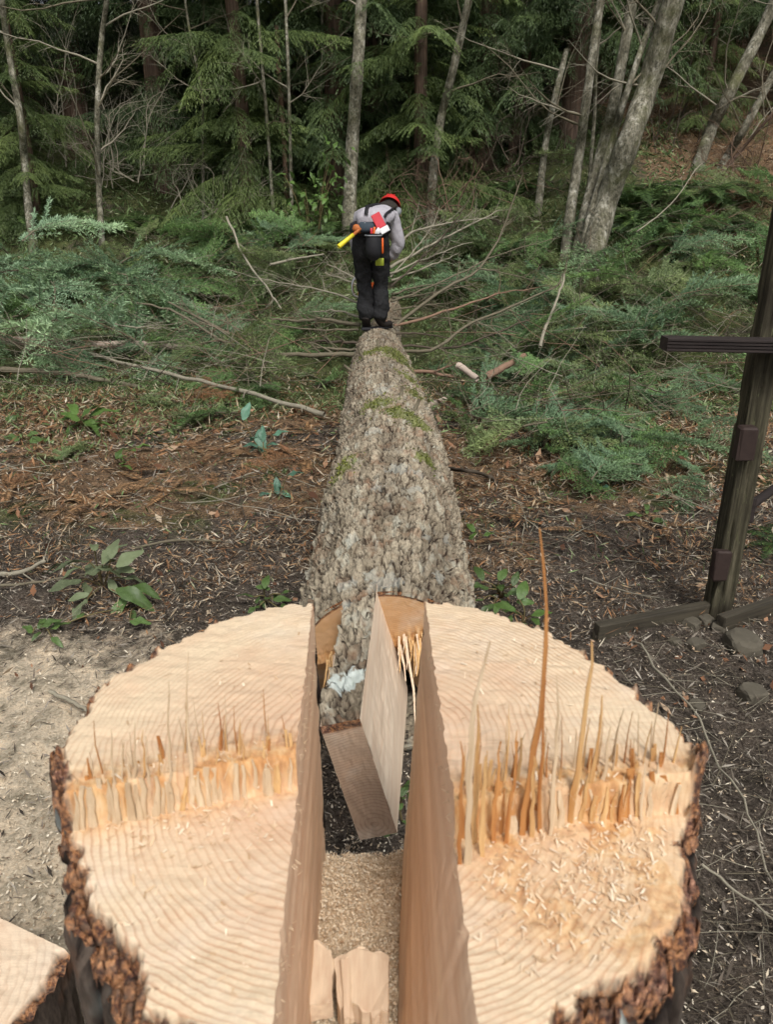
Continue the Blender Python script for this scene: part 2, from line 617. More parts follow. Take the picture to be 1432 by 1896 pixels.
def top_z(x, y, rim):
    far = smooth(y - hinge_y(x), -.004, .004)
    z = ZN + (ZF - ZN) * far
    z = z + .008 * np.where(y > hinge_y(x), 1, 0) * smooth(y, 1.15, .8)
    fine = (fbm(x * 60, y * 60, 3, 2) - .5) * .0035
    saw = .0010 * (vnoise(x * 3, y * 130 + x * 20, 9) - .5)
    dh = y - hinge_y(x)
    torn = np.where(dh > 0, np.exp(-(dh / .04) ** 2), np.exp(-(dh / .022) ** 2) * .7) + .7 * smooth(.13 - np.hypot((x - .22) * .75, (y - .60) * 1.0), 0, .06)
    torn = np.clip(torn, 0, 1) * (.5 + .5 * (fbm(x * 25, y * 25, 2, 4) > .42))
    z = z + fine + saw * (1 - torn) + torn * (fbm(x * 120, y * 60, 3, 13) - .5) * .009
    return z, torn


stump = empty('stump', (SC0[0], SC0[1], 0), label='freshly cut wide tree stump with a slot sawn through its middle', cat='stump')


def st(V):
    V = np.asarray(V, float).reshape(-1, 3).copy()
    V[:, 0] -= SC0[0]; V[:, 1] -= SC0[1]
    return V


def half_arc(side, n):
    """angles of this half's bark arc from its near slot corner to its far one"""
    def corner(near):
        lo, hi = (-np.pi + .3, -.3) if near else (.3, np.pi - .3)
        best, bt = 9, 0
        for t in np.linspace(lo, hi, 4000):
            r = stump_r(t) + .004
            x, y = SC0 + r * np.array([np.cos(t), np.sin(t)])
            e = abs(x - float(slot_edge(side, y, 1.2)))
            if e < best: best, bt = e, t
        return bt
    a, b = corner(True), corner(False)
    if side < 0:
        b -= 2 * np.pi            # run the left arc through -pi
    return np.linspace(a, b, n), a, b


BARK_T = .021
for side in (-1, 1):
    NV, NU = 330, 190
    th, a0, b0 = half_arc(side, NV)
    bd, bc, bp = bark_disp(th, np.full(NV, 1.2))
    r = stump_r(th) + bd * (1 - .55 * smooth(np.sin(th), -.1, .5)) - .008
    px = SC0[0] + r * np.cos(th); py = SC0[1] + r * np.sin(th)
    # slot edge point paired with each arc point
    pys = SC0[1] + stump_r(th) * np.sin(th)
    yy = .55 * np.linspace(pys[0], pys[-1], NV) + .45 * np.maximum.accumulate(pys)
    qx = slot_edge(side, yy, 1.2) + (fbm(yy * 55, yy * 0 + side, 4, 66) - .5) * .005 + side * .0015 * smooth(vnoise(yy * 60, yy * 0, 67), .6, .85)
    s = np.linspace(0, 1, NU)
    s = 1 - (1 - s) ** 1.25
    X = qx[:, None] + (px - qx)[:, None] * s; Y = yy[:, None] + (py - yy)[:, None] * s
    ang = np.arctan2(Y - SC0[1], X - SC0[0])
    edge = (stump_r(ang) + bark_disp(ang, np.full(ang.shape, 1.2))[0] * .6) - np.hypot(X - SC0[0], Y - SC0[1])
    thick = BARK_T * (.55 + .9 * fbm(ang * 6, ang * 0 + 3, 3, 31)) * (1 - .6 * smooth(np.sin(ang), -.2, .6)) * (1 + .5 * smooth(-np.sin(ang), .3, .9))
    thick = np.maximum(thick, .013) + (fbm(X * 70, Y * 70, 3, 33) - .5) * .010
    bk = smooth(thick - edge, -.003, .004)
    Z, torn = top_z(X, Y, edge)
    rough = (fbm(X * 60, Y * 60, 5, 35) - .45) * .05
    bf1, bf2, _ = cells(X * 75, Y * 75, 37)
    rough = rough - .016 * (1 - smooth(bf2 - bf1, .02, .3))
    Z = Z + bk * (rough - .010 - .018 * smooth(thick * .5 - edge, -.01, .02))
    # ragged bark tearing up beside the hinge
    tear = np.exp(-((Y - hinge_y(X) - .005) / .035) ** 2) * bk
    Z = Z + tear * (.028 + .03 * (fbm(X * 60, Y * 90, 2, 39) - .4)) * (1.0 if side > 0 else .55)
    V = st(np.stack([X, Y, Z], -1))
    f = grid_faces(NV, NU, flip=(side < 0))
    f = f[:, ::-1]
    me = mesh_np('cut_face', V, f, [M['end_s'] if 'end_s' in M else M['end']], attrs={'bark': bk, 'torn': np.clip(torn * (1 - bk), 0, 1)})
    obj('cut_face', me, stump)
    # bark side of this half
    NZ = 100
    zrow = np.linspace(0, 1, NZ)[:, None]
    ztop = Z[:, -1][None, :]
    zz = ztop + (-.06 - ztop) * zrow
    thg = np.repeat(th[None, :], NZ, 0)
    d, cr, rv = bark_disp(thg, zz)
    flare = .10 * smooth(.45 - zz, 0, .5) * (1 + .35 * np.sin(thg * 5 + 1))
    fr_ = 1 - smooth(np.abs(fbm(thg * 9, zz * 2.2, 3, 57) - .5), .0, .07)
    d = d - .020 * fr_ * smooth(ztop - zz, .01, .06)
    cr = np.maximum(cr, fr_)
    rr = stump_r(thg) + d - .008 + flare
    rr[0] = r
    V = st(np.stack([SC0[0] + rr * np.cos(thg), SC0[1] + rr * np.sin(thg), zz], -1))
    mossv = 0 * zz
    me = mesh_np('bark', V, grid_faces(NZ, NV, flip=(side > 0)), [M['stump_bark']],
                 attrs={'crack': cr, 'plate': rv, 'moss': mossv, 'lichen': smooth(fbm(thg * 8, zz * 9, 3, 53), .66, .75) * .6})
    obj('bark', me, stump)
    # wall of the slot
    NZ, NY = 60, 160
    yw = yy[np.linspace(0, NV - 1, NY).astype(int)]
    ztopw = Z[np.linspace(0, NV - 1, NY).astype(int), 0]
    fz = floor_z(yw) - .05
    zz = ztopw[None, :] + (fz - ztopw)[None, :] * np.linspace(0, 1, NZ)[:, None]
    Yg = np.repeat(yw[None, :], NZ, 0)
    Xg = slot_edge(side, Yg, zz) + ((fbm(Yg * 3, zz * 70 + Yg * 9, 3, 61) - .5) * .005 + (fbm(Yg * 60, zz * 60, 3, 62) - .5) * .0025) * np.linspace(0, 1, NZ)[:, None] ** .3 + (qx - slot_edge(side, yy, 1.2))[np.linspace(0, NV - 1, NY).astype(int)][None] * (1 - np.linspace(0, 1, NZ)[:, None]) ** 6
    Xg[0] = qx[np.linspace(0, NV - 1, NY).astype(int)]
    V = st(np.stack([Xg, Yg, zz], -1))
    me = mesh_np('slot_wall', V, grid_faces(NZ, NY, flip=(side < 0)), [M['slot']])
    obj('slot_wall', me, stump)

# slot floor: sawdust over torn wood, and the bark that closes the stump below it at both ends
M['dust'] = None
t = NT('sawdust')
n3 = t.noise(190, detail=5, rough=.8); n2 = t.noise(22, detail=4)
c = t.ramp(n3, [(.28, (.26, .16, .09)), (.40, (.62, .46, .30)), (.7, (.80, .66, .46))])
c = t.mix(t.ramp(n2, [(.5, 0), (.72, .5)]), c, (.58, .36, .22))
M['dust'] = t.done(c, .95, t.bump(n3, .8, .006), .1)
NY, NX = 130, 50
Yg = np.linspace(.40, 1.165, NY)[:, None] * np.ones(NX)[None]
k = np.linspace(-.08, 1.08, NX)[None, :]
xl, xr = slot_edge(-1, Yg, floor_z(Yg)), slot_edge(1, Yg, floor_z(Yg))
Xg = xl + (xr - xl) * k
Zg = floor_z(Yg) + (fbm(Xg * 14, Yg * 14, 3, 71) - .5) * .05 + (fbm(Xg * 70, Yg * 70, 3, 72) - .5) * .02
ragY = 1.06 + .10 * fbm(Xg * 16, Xg * 0 + 2, 3, 74)
Zg = Zg - .16 * smooth(Yg, ragY, ragY + .07)
obj('slot_floor', mesh_np('slot_floor', st(np.stack([Xg, Yg, Zg], -1)), grid_faces(NY, NX), [M['dust']]), stump)
for near in (True, False):
    NZ, NT_ = 60, 40
    aL = half_arc(-1, 2)[1 if near else 2]; aR = half_arc(1, 2)[1 if near else 2]
    aL = (aL + np.pi) % (2 * np.pi) - np.pi
    thg = np.linspace(aL, aR, NT_)[None, :] * np.ones(NZ)[:, None]
    zt = float(floor_z(.40 if near else 1.16)) - (.0 if near else .06)
    zz = (zt + (-.06 - zt) * np.linspace(0, 1, NZ))[:, None] * np.ones(NT_)[None]
    d, cr, rv = bark_disp(thg, zz)
    rr = stump_r(thg) + d - .008 + .10 * smooth(.45 - zz, 0, .5) * (1 + .35 * np.sin(thg * 5 + 1))
    V = st(np.stack([SC0[0] + rr * np.cos(thg), SC0[1] + rr * np.sin(thg), zz], -1))
    z0 = np.zeros(V.shape[0])
    obj('bark', mesh_np('bark', V, grid_faces(NZ, NT_, flip=not near), [M['stump_bark']],
                        attrs={'crack': cr, 'plate': rv, 'moss': z0, 'lichen': z0}), stump)


def heap(n, xr, yr, zf, mat, size, parent, off, seed):
    """loose chips lying in a heap"""
    r = np.random.default_rng(seed)
    y = r.uniform(*yr, n)
    xl_, xr_ = xr(y)
    x = xl_ + (xr_ - xl_) * r.random(n)
    z = zf(x, y) + r.uniform(0, .012, n)
    a = r.uniform(0, 6.283, n)
    D = np.stack([np.cos(a), np.sin(a), r.normal(0, .5, n)], -1); D /= np.linalg.norm(D, axis=1, keepdims=True)
    N = np.stack([r.normal(0, .6, n), r.normal(0, .6, n), np.ones(n)], -1)
    S = np.cross(D, N); S /= np.linalg.norm(S, axis=1, keepdims=True)
    L = r.uniform(*size, n)[:, None]; W = L * r.uniform(.25, .6, (n, 1))
    P = np.stack([x, y, z], -1) - np.array(off)
    V = np.stack([P - D * L / 2 - S * W / 2, P + D * L / 2 - S * W / 2, P + D * L / 2 + S * W / 2, P - D * L / 2 + S * W / 2], 1).reshape(-1, 3)
    return mesh_np('shavings', V, np.arange(4 * n).reshape(-1, 4), [mat], fattrs={'rnd': r.random(n)}, shade=False)


def torn_slab(outline, z, thick, tilt=0.0):
    """broken flake of wood: outline in x, y; ragged ends."""
    bm = bmesh.new()
    cx = sum(p[0] for p in outline) / len(outline); cy = sum(p[1] for p in outline) / len(outline)
    vs = []
    N = len(outline)
    pts = []
    for i in range(N):
        a, b = Vector(outline[i]), Vector(outline[(i + 1) % N])
        for k in range(5):
            q = a.lerp(b, k / 5)
            pts.append((q.x + random.uniform(-.002, .002), q.y + random.uniform(-.004, .004)))
    top = [bm.verts.new((x - SC0[0], y - SC0[1], z + (y - cy) * tilt + random.uniform(-.002, .002))) for x, y in pts]
    bot = [bm.verts.new((x - SC0[0], y - SC0[1], z + (y - cy) * tilt - thick + random.uniform(-.004, .004))) for x, y in pts]
    bm.faces.new(top); bm.faces.new(bot[::-1])
    for i in range(len(pts)):
        j = (i + 1) % len(pts)
        bm.faces.new((top[i], bot[i], bot[j], top[j]))
    bmesh.ops.recalc_face_normals(bm, faces=bm.faces)
    me = bpy.data.meshes.new('torn_slab')
    bm.to_mesh(me); bm.free()
    me.materials.append(M['flake'])
    return me


M['flake'] = wood_long('pale_flake_wood', 'Y', (.80, .63, .45), (.66, .46, .31), 1.0, 70)


def pz2(px, py, z):
    p = at_z(px, py, z)
    return (p.x, p.y)


zs = .91
obj('torn_slab', torn_slab([pz2(572, 1728, zs), pz2(600, 1735, zs), pz2(618, 1775, zs), pz2(616, 1862, zs), pz2(566, 1874, zs)], zs, .03, -.18), stump)
obj('torn_slab', torn_slab([pz2(620, 1775, zs), pz2(668, 1752, zs), pz2(722, 1768, zs), pz2(722, 1880, zs), pz2(690, 1893, zs), pz2(662, 1868, zs), pz2(628, 1880, zs)], zs + .005, .035, -.12), stump)
obj('torn_slab', torn_slab([pz2(632, 1790, zs), pz2(650, 1792, zs), pz2(655, 1905, zs), pz2(636, 1900, zs)], zs + .016, .012, -.05), stump)


def splinter(base, tip, w, thick, mat, bend=0.0, seg=7, parent=None, off=None, twist=0.0, blunt=.12):
    """one torn fibre: rectangular section, tapering to a ragged point."""
    base, tip = Vector(base), Vector(tip)
    ax = tip - base
    L = ax.length
    side = Vector((1, 0, 0)) if abs(ax.normalized().x) < .9 else Vector((0, 0, 1))
    fw = ax.cross(side).normalized()
    side = fw.cross(ax).normalized()
    V, Fs = [], []
    for i in range(seg + 1):
        t = i / seg
        c = base + ax * t + side * (bend * math.sin(t ** 1.5 * math.pi) * L + random.uniform(-.0016, .0016) * (t > 0)) + fw * twist * t * t * L
        k = max(blunt, 1 - t ** 1.7 * (1 - blunt)) * random.uniform(.75, 1.15)
        hw, ht = w / 2 * k, thick / 2 * max(.25, 1 - .6 * t)
        V += [c - side * hw - fw * ht, c + side * hw - fw * ht, c + side * hw + fw * ht, c - side * hw + fw * ht]
    for i in range(seg):
        for j in range(4):
            a, b = i * 4 + j, i * 4 + (j + 1) % 4
            Fs.append((a, b, b + 4, a + 4))
    Fs.append((0, 3, 2, 1)); Fs.append(tuple(seg * 4 + q for q in range(4)))
    o = Vector(off) if off is not None else Vector((0, 0, 0))
    mb = MB()
    mb.add([v - o for v in V], Fs)
    return obj('splinter', mb.mesh('splinter', mat, False), parent)


OFF = Vector((SC0[0], SC0[1], 0))
tall = [  # base px, tip px, width px, bend, material
    ((968, 1545), (998, 978), 19, .04, 'splinter2'), ((866, 1600), (908, 1188), 22, -.03, 'splinter3'), ((1000, 1540), (1010, 1258), 15, 0, 'splinter2'),
    ((1019, 1548), (1034, 1250), 13, .01, 'splinter3'), ((1056, 1525), (1098, 1188), 20, .01, 'splinter'), ((1083, 1512), (1114, 1288), 17, .03, 'splinter'),
    ((1108, 1508), (1130, 1345), 15, .01, 'splinter3'), ((1190, 1520), (1195, 1412), 11, 0, 'splinter3'), ((878, 1560), (887, 1305), 20, .0, 'splinter'),
    ((852, 1600), (856, 1372), 16, .0, 'splinter2'), ((938, 1558), (958, 1352), 14, .01, 'splinter2'), ((915, 1560), (925, 1372), 16, 0, 'splinter2'),
    ((895, 1585), (897, 1400), 18, 0, 'splinter'), ((985, 1550), (990, 1370), 16, 0, 'splinter'),
    ((356, 1490), (347, 1208), 11, -.01, 'splinter3'), ((314, 1500), (310, 1262), 10, 0, 'splinter3'), ((276, 1505), (268, 1362), 11, 0, 'splinter3'),
    ((250, 1505), (249, 1338), 10, 0, 'splinter3'), ((224, 1510), (226, 1368), 9, 0, 'splinter3'), ((207, 1512), (207, 1350), 8, 0, 'splinter3'),
    ((268, 1505), (263, 1350), 9, 0, 'splinter'), ((452, 1470), (450, 1358), 9, 0, 'splinter'), ((240, 1505), (236, 1392), 12, 0, 'splinter3'),
    ((300, 1500), (292, 1400), 10, 0, 'splinter'), ((400, 1480), (402, 1385), 10, 0, 'splinter'), ((485, 1466), (488, 1372), 14, 0, 'splinter')]
for (bx, by), (tx, ty), w, bend, mt in tall:
    b = at_z(bx, by, ZN)
    T = at_y(tx, ty, b.y + .006)
    b.z -= .01
    dpt = (b - cam.location).length
    splinter(b, T, w / FPX * dpt * .55, w / FPX * dpt * .25, M[mt], bend, 9, stump, OFF, blunt=.2)
for side, x0, x1 in ((-1, -.347, -.112), (1, .085, .337)):
    rows = [0] * 50 + [1] * (30 if side < 0 else 52) + [2] * 26
    for i, row in enumerate(rows):
        x = x0 + (x1 - x0) * ((i + .5) / 50 if row == 0 else random.random())
        yb = float(hinge_y(np.array(x))) + (random.uniform(-.008, .003) if row == 0 else random.uniform(.004, .022) + .008 * row)
        lump = float(fbm(x * 30, 3.0, 3, 230 + side))
        if row == 0:
            h = max(.006, .004 + .085 * (lump - .2) + random.uniform(-.010, .010)) if side > 0 else .030 + .03 * lump + random.uniform(-.005, .005)
            w = (x1 - x0) / 50 * (random.uniform(.7, 1.9) if side > 0 else random.uniform(1.1, 1.9))
        elif row == 1:
            h = random.uniform(.035, .075); w = random.uniform(.002, .006)
        else:
            h = random.uniform(.06, .12); w = random.uniform(.0014, .0032)
        if side > 0 and x < .19: h *= 1.4
        if row == 0:
            mt = random.choice(['splinter', 'splinter3', 'splinter2'] if side > 0 else ['splinter3', 'splinter3', 'splinter3', 'splinter'])
        else:
            mt = random.choice(['splinter2', 'splinter', 'splinter'] if row == 1 else ['splinter2', 'splinter', 'splinter3'])
        splinter((x, yb, ZN - .008), (x + random.gauss(0, .004), yb + .006, ZN + h), w, .0035 if row else .005, M[mt], random.gauss(0, .02), 4, stump, OFF,
                 twist=random.gauss(0, .05), blunt=random.choice([.15, .35, .7, .9]) if row < 2 else .12)
# hair-fine fibres fraying from the hinge and the slot's edges
fv, ff = [], []
for i in range(900):
    if i < 640:
        x = random.uniform(-.345, -.112) if i % 2 else random.uniform(.085, .335)
        y = float(hinge_y(np.array(x))) + random.uniform(-.012, .035)
        p = Vector((x, y, ZN + random.uniform(.0, .045)))
        dr = Vector((random.gauss(0, .35), random.gauss(0, .35), 1)).normalized() * random.uniform(.006, .03)
    else:
        sd_ = random.choice((-1, 1)); y = random.uniform(.45, 1.12)
        p = Vector((float(slot_edge(sd_, y, 1.2)) - sd_ * .001, y, 1.2 + (ZF - ZN) * (y > hinge_y(np.array(.1 * sd_))) - random.uniform(.0, .10)))
        dr = Vector((-sd_ * random.uniform(.2, 1), random.gauss(0, .6), random.gauss(.2, .6))).normalized() * random.uniform(.003, .010)
    sdv = Vector((dr.y, -dr.x, .3 * dr.z)).normalized() * random.uniform(.00025, .0006)
    k_ = len(fv); bnd = Vector((random.gauss(0, .15), random.gauss(0, .15), 0)) * dr.length
    fv += [tuple(q - OFF) for q in (p - sdv, p + sdv, p + dr * .6 + sdv * .7 + bnd * .3, p + dr * .6 - sdv * .7 + bnd * .3, p + dr + bnd, p + dr + bnd * 1.05)]
    ff += [(k_, k_ + 1, k_ + 2, k_ + 3), (k_ + 3, k_ + 2, k_ + 5, k_ + 4)]
obj('fibres', mesh_np('fibres', fv, ff, [M['splinter3']], shade=False), stump, kind='stuff')
# loose shavings lying on the sawn faces
n = 1500
Vc, Fc, rc = [], [], []
for i in range(n):
    side = 1 if random.random() < .7 else -1
    if side > 0:
        x = random.gauss(.22, .075); y = random.gauss(.60, .055) if random.random() < .75 else random.uniform(.45, 1.0)
    else:
        x = random.uniform(-.33, -.12); y = random.gauss(.68, .03) if random.random() < .5 else random.uniform(.45, 1.05)
    if y > hinge_y(np.array(x)) and random.random() < .5: continue
    if math.hypot(x, y - .77) > .33 or (-.125 < x < .085): continue
    z, _ = top_z(np.array([x]), np.array([y]), None)
    z = float(z[0]) + .0025
    a = random.uniform(0, math.pi); L = random.uniform(.001, .0034) * random.choice([1, 1, 1.8]); W = random.uniform(.0004, .0013)
    d = Vector((math.cos(a), math.sin(a), random.uniform(-.3, .7))) * L; s_ = Vector((-math.sin(a), math.cos(a), random.uniform(-.3, .3))) * W
    c0 = Vector((x, y, z)) - OFF
    b = len(Vc)
    Vc += [c0 - d - s_, c0 + d - s_, c0 + d + s_, c0 - d + s_]
    Fc.append((b, b + 1, b + 2, b + 3)); rc.append(random.random())
t = NT('shavings')
M['chips'] = t.done(t.ramp(t.attr('rnd'), [(0, (.50, .32, .18)), (.5, (.70, .52, .34)), (1, (.82, .70, .53))]), .9, None, .1)
t = NT('pale_shavings')
M['chips_pale'] = t.done(t.ramp(t.attr('rnd'), [(0, (.36, .22, .12)), (.3, (.66, .49, .32)), (.6, (.78, .62, .43)), (1, (.86, .76, .60))]), .9, None, .1)
fz_ = lambda x, y: floor_z(y) + (fbm(x * 14, y * 14, 3, 71) - .5) * .05 + (fbm(x * 70, y * 70, 3, 72) - .5) * .02 - .16 * smooth(y, 1.06 + .10 * fbm(x * 16, x * 0 + 2, 3, 74), 1.13 + .10 * fbm(x * 16, x * 0 + 2, 3, 74))
obj('shavings', heap(28000, lambda y: (slot_edge(-1, y, floor_z(y)), slot_edge(1, y, floor_z(y))), (.5, 1.15), fz_, M['chips_pale'], (.0012, .0042), stump, (SC0[0], SC0[1], 0), 77), stump, kind='stuff')
obj('shavings', mesh_np('shavings', np.array([tuple(v) for v in Vc]), Fc, [M['chips']], fattrs={'rnd': rc}, shade=False), stump, kind='stuff')

# ------------------------------------------------------------------ the fallen log
YB, YT = 2.25, 1.53                      # butt plane and end of the tongue
ROLL = math.radians(14.5)
LX = ([1.5, 2.25, 4.7, 7.0, 8.5, 10, 11, 12.5, 13], [-.032, 0, .03, -.045, -.085, -.01, .1, .25, .3])
LZ = ([1.5, 2.25, 8.5, 9.5, 10.5, 12, 13], [.37, .335, .315, .33, .40, .58, .75])
LR = ([1.5, 2.25, 3, 4.2, 5, 5.6, 6.5, 7.5, 8.5, 10, 12, 13], [.325, .325, .328, .335, .322, .316, .298, .278, .245, .17, .11, .06])
log = empty('fallen_log', (0, YB, 0), label='long fallen fir log with thick furrowed bark pointing away from the stump', cat='log')
LOFF = Vector((0, YB, 0))
UPV = np.array([-math.sin(ROLL), math.cos(ROLL)])      # slab's up in x, z
RTV = np.array([math.cos(ROLL), math.sin(ROLL)])


def log_c(Y):
    return np.interp(Y, *LX), np.interp(Y, *LZ), np.interp(Y, *LR)


def log_bark(arc, Y):
    """relief (m), crack 0..1, plate random; arc in metres round the log."""
    wx = (fbm(arc * 8, Y * 3, 3, 81) - .5) * 1.8 + (fbm(arc * 60, Y * 40, 2, 181) - .5) * .7
    wy = (fbm(arc * 10, Y * 6, 3, 83) - .5) * 1.6 + (fbm(arc * 60, Y * 40, 2, 183) - .5) * .8
    f1, f2, rv, ox, oy = cells(arc * 30 + wx, Y * 9.5 + wy, 84, True)
    g1, g2, rv2, gx_, gy_ = cells(arc * 17 + wx * .7 + 5, Y * 5 + wy * .6, 86, True)
    edge = 1 - smooth(f2 - f1, .01, .13)
    big = 1 - smooth(g2 - g1, .01, .12)
    ridge = fbm(arc * 13, Y * 1.3, 2, 90)
    deep = smooth(.5 - ridge, .03, .16)                   # hollows between the long ridges
    amp = np.interp(Y, [1.5, 5, 7, 9, 14], [1.0, .9, .6, .45, .3])
    fine = fbm(arc * 90, Y * 50, 2, 95) - .5
    d = .015 * rv + (oy * .026 * (.4 + rv) - ox * .010 * (rv2 - .5)) + .006 * rv2 - .008 * edge - .014 * big - .009 * deep + fine * .004
    col = np.clip(edge * .9 * (.35 + .65 * (fbm(arc * 20, Y * 9, 2, 98) > .42)) + big * .85 + deep * .3 + .25 * (fine < -.17), 0, 1)
    return d * amp, col, np.clip(.5 * rv + .2 * rv2 + .5 * (fbm(arc * 14, Y * 8, 3, 97) - .2), 0, 1)


def knots(ph, Y):
    """swellings at the old whorls"""
    d = 0
    for y0, a, w in ((3.6, .008, .25), (5.35, .014, .22), (6.75, .012, .18), (7.5, .014, .15), (8.2, .012, .12), (9.3, .012, .1)):
        d = d + a * np.exp(-((Y - y0 - .12 * np.sin(ph * 2 + y0)) / w) ** 2) * (.6 + .8 * vnoise(ph * 1.2 + y0 * 7, 0 * Y, 3))
    return d


def mark_spots(P, spots):
    """0..1 mask with a ragged edge round a few world points"""
    m = np.zeros(P.shape[:-1])
    nz = .5 * fbm(P[..., 0] * 30, P[..., 1] * 30, 3, 99) + .5 * fbm(P[..., 0] * 90, P[..., 1] * 70, 3, 199)
    for (x, y, z, r) in spots:
        d = np.sqrt((P[..., 0] - x) ** 2 + ((P[..., 1] - y) * .8) ** 2 + (P[..., 2] - z) ** 2) / r
        m = np.maximum(m, smooth(1.15 - d + (nz - .5) * 2.6, 0, .25))
    return m


def log_top_at(px, py):
    """where a line of sight meets the log's upper surface"""
    for Y in np.arange(1.5, 11, .01):
        p = at_y(px, py, Y)
        cx, cz, r = log_c(Y)
        if math.hypot(p.x - cx, p.z - cz) <= r + .01:
            return p
    return at_y(px, py, 4)


SPOTS = []
for px, py, r in ((637, 1256, .045), (622, 1262, .03), (715, 1075, .055), (690, 1062, .03), (638, 1128, .025), (795, 990, .03), (735, 870, .05), (770, 880, .04),
                  (705, 725, .07), (770, 905, .04), (655, 1000, .03), (640, 1085, .035), (815, 1065, .04), (700, 900, .03), (830, 1000, .03), (690, 800, .05)):
    p = log_top_at(px, py)
    SPOTS.append((p.x, p.y, p.z, r))
MOSS = []
for px, py, r in ((700, 745, .10), (750, 768, .09), (775, 785, .08), (730, 655, .12), (715, 648, .12), (745, 668, .12), (760, 700, .10), (680, 655, .1), (640, 860, .06), (790, 850, .06), (635, 880, .08), (765, 730, .08), (735, 760, .07)):
    p = log_top_at(px, py)
    MOSS.append((p.x, p.y, p.z, r))


def bark_sheet(Ys, phs, name):
    Yg, ph = np.meshgrid(Ys, phs, indexing='ij')
    cx, cz, r = log_c(Yg)
    d, cr, pl = log_bark(ph * .33, Yg)
    R = r + d + knots(ph, Yg)
    if Ys[0] >= YB - 1e-6:
        R[0] = r[0] - .012
    elif len(phs) < 60:
        R[0] = r[0] - .004
    X = cx + R * (np.sin(ph) * math.cos(ROLL) - np.cos(ph) * math.sin(ROLL))
    Z = cz + R * (np.cos(ph) * math.cos(ROLL) + np.sin(ph) * math.sin(ROLL))
    P = np.stack([X, Yg, Z], -1)
    return P, cr, pl


def bark_mesh(name, Ys, phs, flip=False, wrap=False):
    P, cr, pl = bark_sheet(Ys, phs, name)
    V = P.reshape(-1, 3) - np.array(LOFF)
    me = mesh_np(name, V, grid_faces(len(Ys), len(phs), flip=not flip, wrap=wrap), [M['bark']],
                 attrs={'crack': cr, 'plate': pl, 'lichen': np.maximum(mark_spots(P, SPOTS[:2]) * .85, mark_spots(P, SPOTS[2:]) * .22), 'moss': mark_spots(P, MOSS) * .7}, shade=False)
    return obj(name, me, log)


PHS = np.concatenate([np.linspace(-1.75, 1.75, 300), np.linspace(1.75, 2 * np.pi - 1.75, 50)[1:-1]])
Ys = np.concatenate([[YB], np.arange(YB + .002, 4.5, .0072), np.arange(4.5, 7, .012), np.arange(7, 10, .026), np.arange(10, 13, .1)])
bark_mesh('bark', Ys, PHS, wrap=True)
HW = .050                                 # half thickness of the tongue


def slab_pt(a, b, Y):
    cx, cz, _ = log_c(Y)
    return np.stack([cx + a * RTV[0] + b * UPV[0], Y + 0 * a, cz + a * RTV[1] + b * UPV[1]], -1)


def tongue_low(Y):
    """the face cut took the tongue's lower part: height of its underside in slab coordinates"""
    return np.interp(Y, [YT, YB], [-.040, -.100])


ph0 = math.asin(HW / .325)
bark_mesh('tongue_bark', np.arange(YT, YB + .03, .0075), np.linspace(-ph0, ph0, 26))
M['tongue_side'] = wood_long('tongue_side_wood', 'Y', (.86, .70, .53), (.74, .54, .38), .8, 60)
M['tongue_end'] = wood_end('tongue_end_grain', 0, 0, 'XZ', (.46, .325, .225), (.17, .095, .06), 150, (.38, .25, .17))
M['butt'] = wood_end('butt_end_grain', 0, 0, 'XZ', (.56, .34, .17), (.36, .18, .08), 150, (.52, .29, .13))
# tongue sides, underside and end (the end's object sits on the pith so that its rings centre there)
for s in (-1, 1):
    Yg, b = np.meshgrid(np.linspace(YT, YB + .05, 90), np.linspace(0, 1, 60), indexing='ij')
    _, _, r = log_c(Yg)
    rb = np.sqrt(r * r - HW * HW) + .006
    lo = tongue_low(Yg)
    a = s * HW + (fbm(Yg * 25, b * 8, 3, 101) - .5) * .005 * np.minimum(b, 1 - b) * 4
    P = slab_pt(a, lo + (rb - lo) * b, Yg)
    me = mesh_np('tongue_side', P.reshape(-1, 3) - np.array(LOFF), grid_faces(90, 60, flip=(s < 0)), [M['tongue_side']])
    obj('tongue_side', me, log)
Yg, a = np.meshgrid(np.linspace(YT, YB + .05, 60), np.linspace(-1, 1, 20), indexing='ij')
P = slab_pt(a * HW, tongue_low(Yg) + (fbm(Yg * 30, a * 2, 3, 104) - .5) * .008 * (1 - a * a), Yg)
obj('tongue_underside', mesh_np('tongue_underside', P.reshape(-1, 3) - np.array(LOFF), grid_faces(60, 20), [M['tongue_side']]), log)
cx, cz, rT = (float(v) for v in log_c(YT))
a, b = np.meshgrid(np.linspace(-1, 1, 50), np.linspace(0, 1, 90), indexing='ij')
rb = math.sqrt(rT * rT - HW * HW) + .006
bb = -.040 + (rb + .040) * b
Pe = slab_pt(a * HW, bb, np.full(a.shape, YT)) + np.stack([0 * a, (fbm(a * 3, b * 9, 3, 103) - .5) * .006 * (1 - a ** 8), 0 * a], -1)
bk = smooth(bb - (rb - .024), -.003, .003)
me = mesh_np('tongue_end', Pe.reshape(-1, 3) - np.array([cx, YT, cz]), grid_faces(50, 90), [M['tongue_end']], attrs={'bark': bk, 'torn': 0 * bk})
obj('tongue_end', me, log, loc=Vector((cx, YT, cz)) - LOFF)
